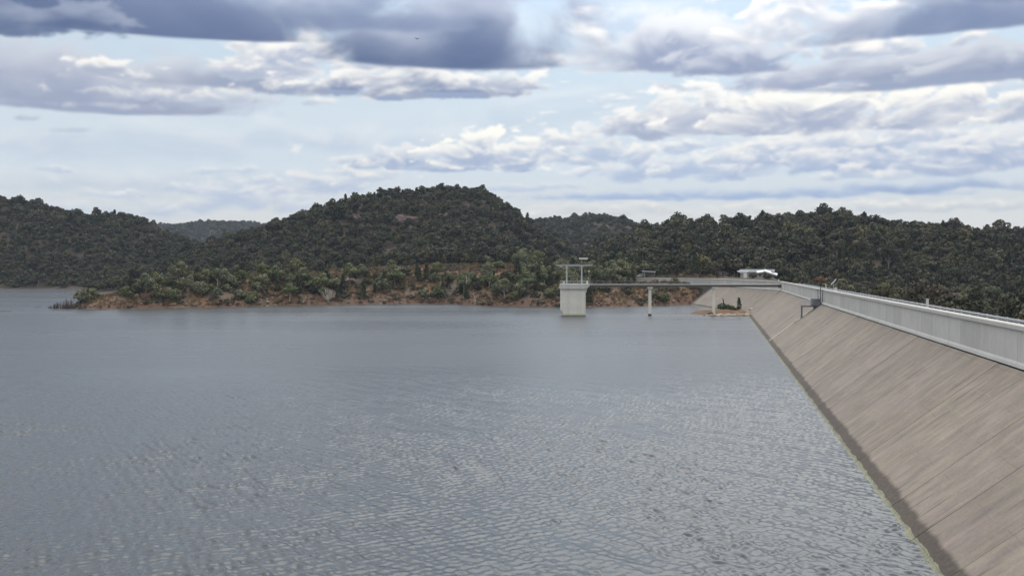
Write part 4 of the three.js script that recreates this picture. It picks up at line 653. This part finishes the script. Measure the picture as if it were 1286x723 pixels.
/* ---------------------------------------------------------------- buildings */
const glass = std(0.03, 0.035, 0.04, 0.1), whitePaint = std(0.66, 0.66, 0.67, 0.6), roofDark = std(0.1, 0.115, 0.125, 0.6), wallTan = std(0.42, 0.36, 0.29, 0.9);
function gable(w, h, dd, over, th) { const s = new THREE.Shape(), a = w / 2 + over; [[-a, 0], [0, h], [a, 0], [a, th], [0, h + th], [-a, th]].forEach(([x, y], i) => i ? s.lineTo(x, y) : s.moveTo(x, y)); const g = new THREE.ExtrudeGeometry(s, { depth: dd, bevelEnabled: false }); g.translate(0, 0, -dd / 2); return g; }
{
  const d = 496, x = (951 - 643) / 1250 * d, y = land(x, d), h = thing('house', 'low house with white awnings and dark roof behind the bend of the dam wall', 'house', x, y, -d, -0.25), gy = Math.max(0, 10.3 - y);
  mesh('wall', box(16, 3 + gy, 7, 0, (3 + gy) / 2, 0), wallTan, h);
  const rf = mesh('roof', (() => { const g = gable(7.4, 1.5, 17, 0.5, 0.12); g.rotateY(Math.PI / 2); g.translate(0, 3.02 + gy, 0); return g; })(), roofDark, h); mesh('ridge_cap', box(17.1, 0.1, 0.4, 0, 4.66 + gy, 0), std(0.2, 0.22, 0.23, 0.6), rf);
  const aw = mesh('awning', (() => { const s = new THREE.Shape(); [[-3.4, 1.55], [3.0, 1.55], [1.6, 0.2], [-1.6, 0.2]].forEach(([a, b], i) => i ? s.lineTo(a, b) : s.moveTo(a, b)); const g = new THREE.ExtrudeGeometry(s, { depth: 0.15, bevelEnabled: false }); g.rotateX(-0.5); g.translate(-6.4, 2.4 + gy, 4.1); return g; })(), whitePaint, h);
  mesh('porch', box(1.7, 2.6 + gy, 1.2, -5.6, (2.6 + gy) / 2, 4.2), whitePaint, h);
  for (const [cx, w, rot] of [[1.6, 3.4, 0.12], [6.6, 6.6, -0.32]]) { const g = box(w, 0.5, 2.6); g.rotateX(0.35); g.rotateZ(rot); g.translate(cx, 3.1 + gy + (rot < 0 ? -0.2 : 0.25), 4.2); mesh('awning', g, whitePaint, h); }
  for (const cx of [-2, 1.5, 5]) { const w = mesh('window', box(1.5, 1.2, 0.1, cx, 1.7 + gy, 3.53), whitePaint, h); mesh('pane', box(1.3, 1, 0.06, cx, 1.7 + gy, 3.57), glass, w); }
}
{
  const d = 522, x = (815 - 643) / 1250 * d, y = land(x, d), h = thing('shelter_shed', 'small open shed with a white roof among trees above the bridge', 'shed', x, y, -d, 0.1), e = Math.max(0, 11 - y);
  mesh('roof', (() => { const g = box(6.4, 0.35, 4.5); g.rotateZ(-0.06); g.translate(0, 3.4 + e, 0); return g; })(), whitePaint, h);
  mesh('back_wall', box(5.4, 3.1 + e, 0.2, 0, (3.1 + e) / 2, -1.8), std(0.22, 0.2, 0.18, 0.9), h);
  for (const a of [-2.7, 2.7]) for (const b of [-1.8, 1.8]) mesh('post', box(0.18, 3.25 + e, 0.18, a, (3.25 + e) / 2, b), steel, h);
}
function ute(px, py0, d, label, paint, turn) {
  const x = (px - 643) / 1250 * d, y = land(x, d), o = thing('parked_car', label, 'car', x, y, -d, turn), pm = std(...paint, 0.35);
  const s = new THREE.Shape(); [[-2.3, 0.45], [2.3, 0.45], [2.35, 0.95], [1.3, 1.08], [0.7, 1.72], [-1.7, 1.78], [-2.25, 1.1]].forEach(([a, b], i) => i ? s.lineTo(a, b) : s.moveTo(a, b)); const g = new THREE.ExtrudeGeometry(s, { depth: 1.6, bevelEnabled: true, bevelSize: 0.08, bevelThickness: 0.08, bevelSegments: 2 }); g.translate(0, 0, -0.8); mesh('body', g, pm, o);
  for (const z of [-0.89, 0.89]) mesh('side_window', box(2.0, 0.45, 0.03, -0.5, 1.38, z), glass, o);
  for (const a of [-1.45, 1.45]) for (const z of [-0.75, 0.75]) { const w = new THREE.CylinderGeometry(0.36, 0.36, 0.24, 14); w.rotateX(Math.PI / 2); w.translate(a, 0.36, z); const t = mesh('wheel', w, std(0.02, 0.02, 0.02, 0.9), o); const q = new THREE.CylinderGeometry(0.2, 0.2, 0.26, 10); q.rotateX(Math.PI / 2); q.translate(a, 0.36, z); mesh('rim', q, steel, t); }
  for (const z of [-0.6, 0.6]) mesh('headlight', box(0.06, 0.2, 0.34, 2.42, 0.82, z), whitePaint, o);
}
ute(842, 0, 516, 'white car parked beside the white-roofed shed above the bridge', [0.78, 0.78, 0.78], 0.2);
ute(806, 0, 526, 'pale grey car parked among trees by the white-roofed shed', [0.5, 0.5, 0.5], 2.6);
{ const at = meet(421, 331, 480, 640) ?? [-96, 540]; ute(643 + 1250 * at[0] / at[1], 0, at[1], 'orange-yellow car with pale lamps parked on the dry-grass plateau', [0.55, 0.28, 0.05], -1.35); }

{
  const r = rng(88); for (const [px, d, s, l] of [[946, 484, 1.5, 'round green bush between the awnings of the house'], [964, 482, 1.3, 'low green bush under the long sloping awning of the house'], [984, 470, 1.4, 'olive bush beside the pillar at the bend of the wall'], [1030, 420, 1.5, 'rusty brown bush behind the crest near the thin marker pillar']]) {
    const x = (px - 643) / 1250 * d, y = Math.max(land(x, d), 10.3 - 0.2), o = thing('garden_bush', l, 'bush', x, y, -d, r() * 6); o.scale.setScalar(s);
    mesh('foliage', crownGeo(300 + px, [[0, 0.9, 0, 1.2, 0.9, 1.1], [1.1, 0.7, 0.3, 0.9, 0.7, 0.9], [-1, 0.7, 0, 0.9, 0.75, 0.9]], 120, 0.26), l.startsWith('rusty') ? new THREE.MeshStandardMaterial({ color: new THREE.Color().setRGB(0.16, 0.085, 0.05), vertexColors: true, roughness: 0.9, side: THREE.DoubleSide }) : leafMats.bush[r() < 0.5 ? 0 : 2], o); mesh('stem', taper([[0, -2.5, 0], [0, 0.4, 0], [0, 0.9, 0]], 0.14, 0.05), barkDark, o);
  }
}
/* --------------------------------------------------------------------- bird */
{
  const b = thing('bird', 'tiny dark bird flying below the dark cloud', 'bird', -19, 62, -200, 0.4), m = std(0.02, 0.02, 0.02, 0.9), g = new THREE.SphereGeometry(1, 10, 8); g.scale(0.09, 0.08, 0.26); const t = new THREE.ConeGeometry(0.08, 0.2, 6); t.rotateX(-Math.PI / 2); t.translate(0, 0, 0.3); const hd = new THREE.SphereGeometry(0.06, 8, 6); hd.translate(0, 0.04, -0.27);
  mesh('body', merge([g, t, hd]), m, b);
  for (const s of [-1, 1]) { const w = new THREE.Shape(); [[0, -0.1], [0.3, -0.16], [0.62, 0.02], [0.3, 0.08], [0, 0.12]].forEach(([x, y], i) => i ? w.lineTo(x * s, y) : w.moveTo(x * s, y)); const q = new THREE.ExtrudeGeometry(w, { depth: 0.02, bevelEnabled: false }); q.rotateX(Math.PI / 2); q.rotateZ(s * 0.35); mesh('wing', q, m, b); }
}
renderer.render(scene, camera);
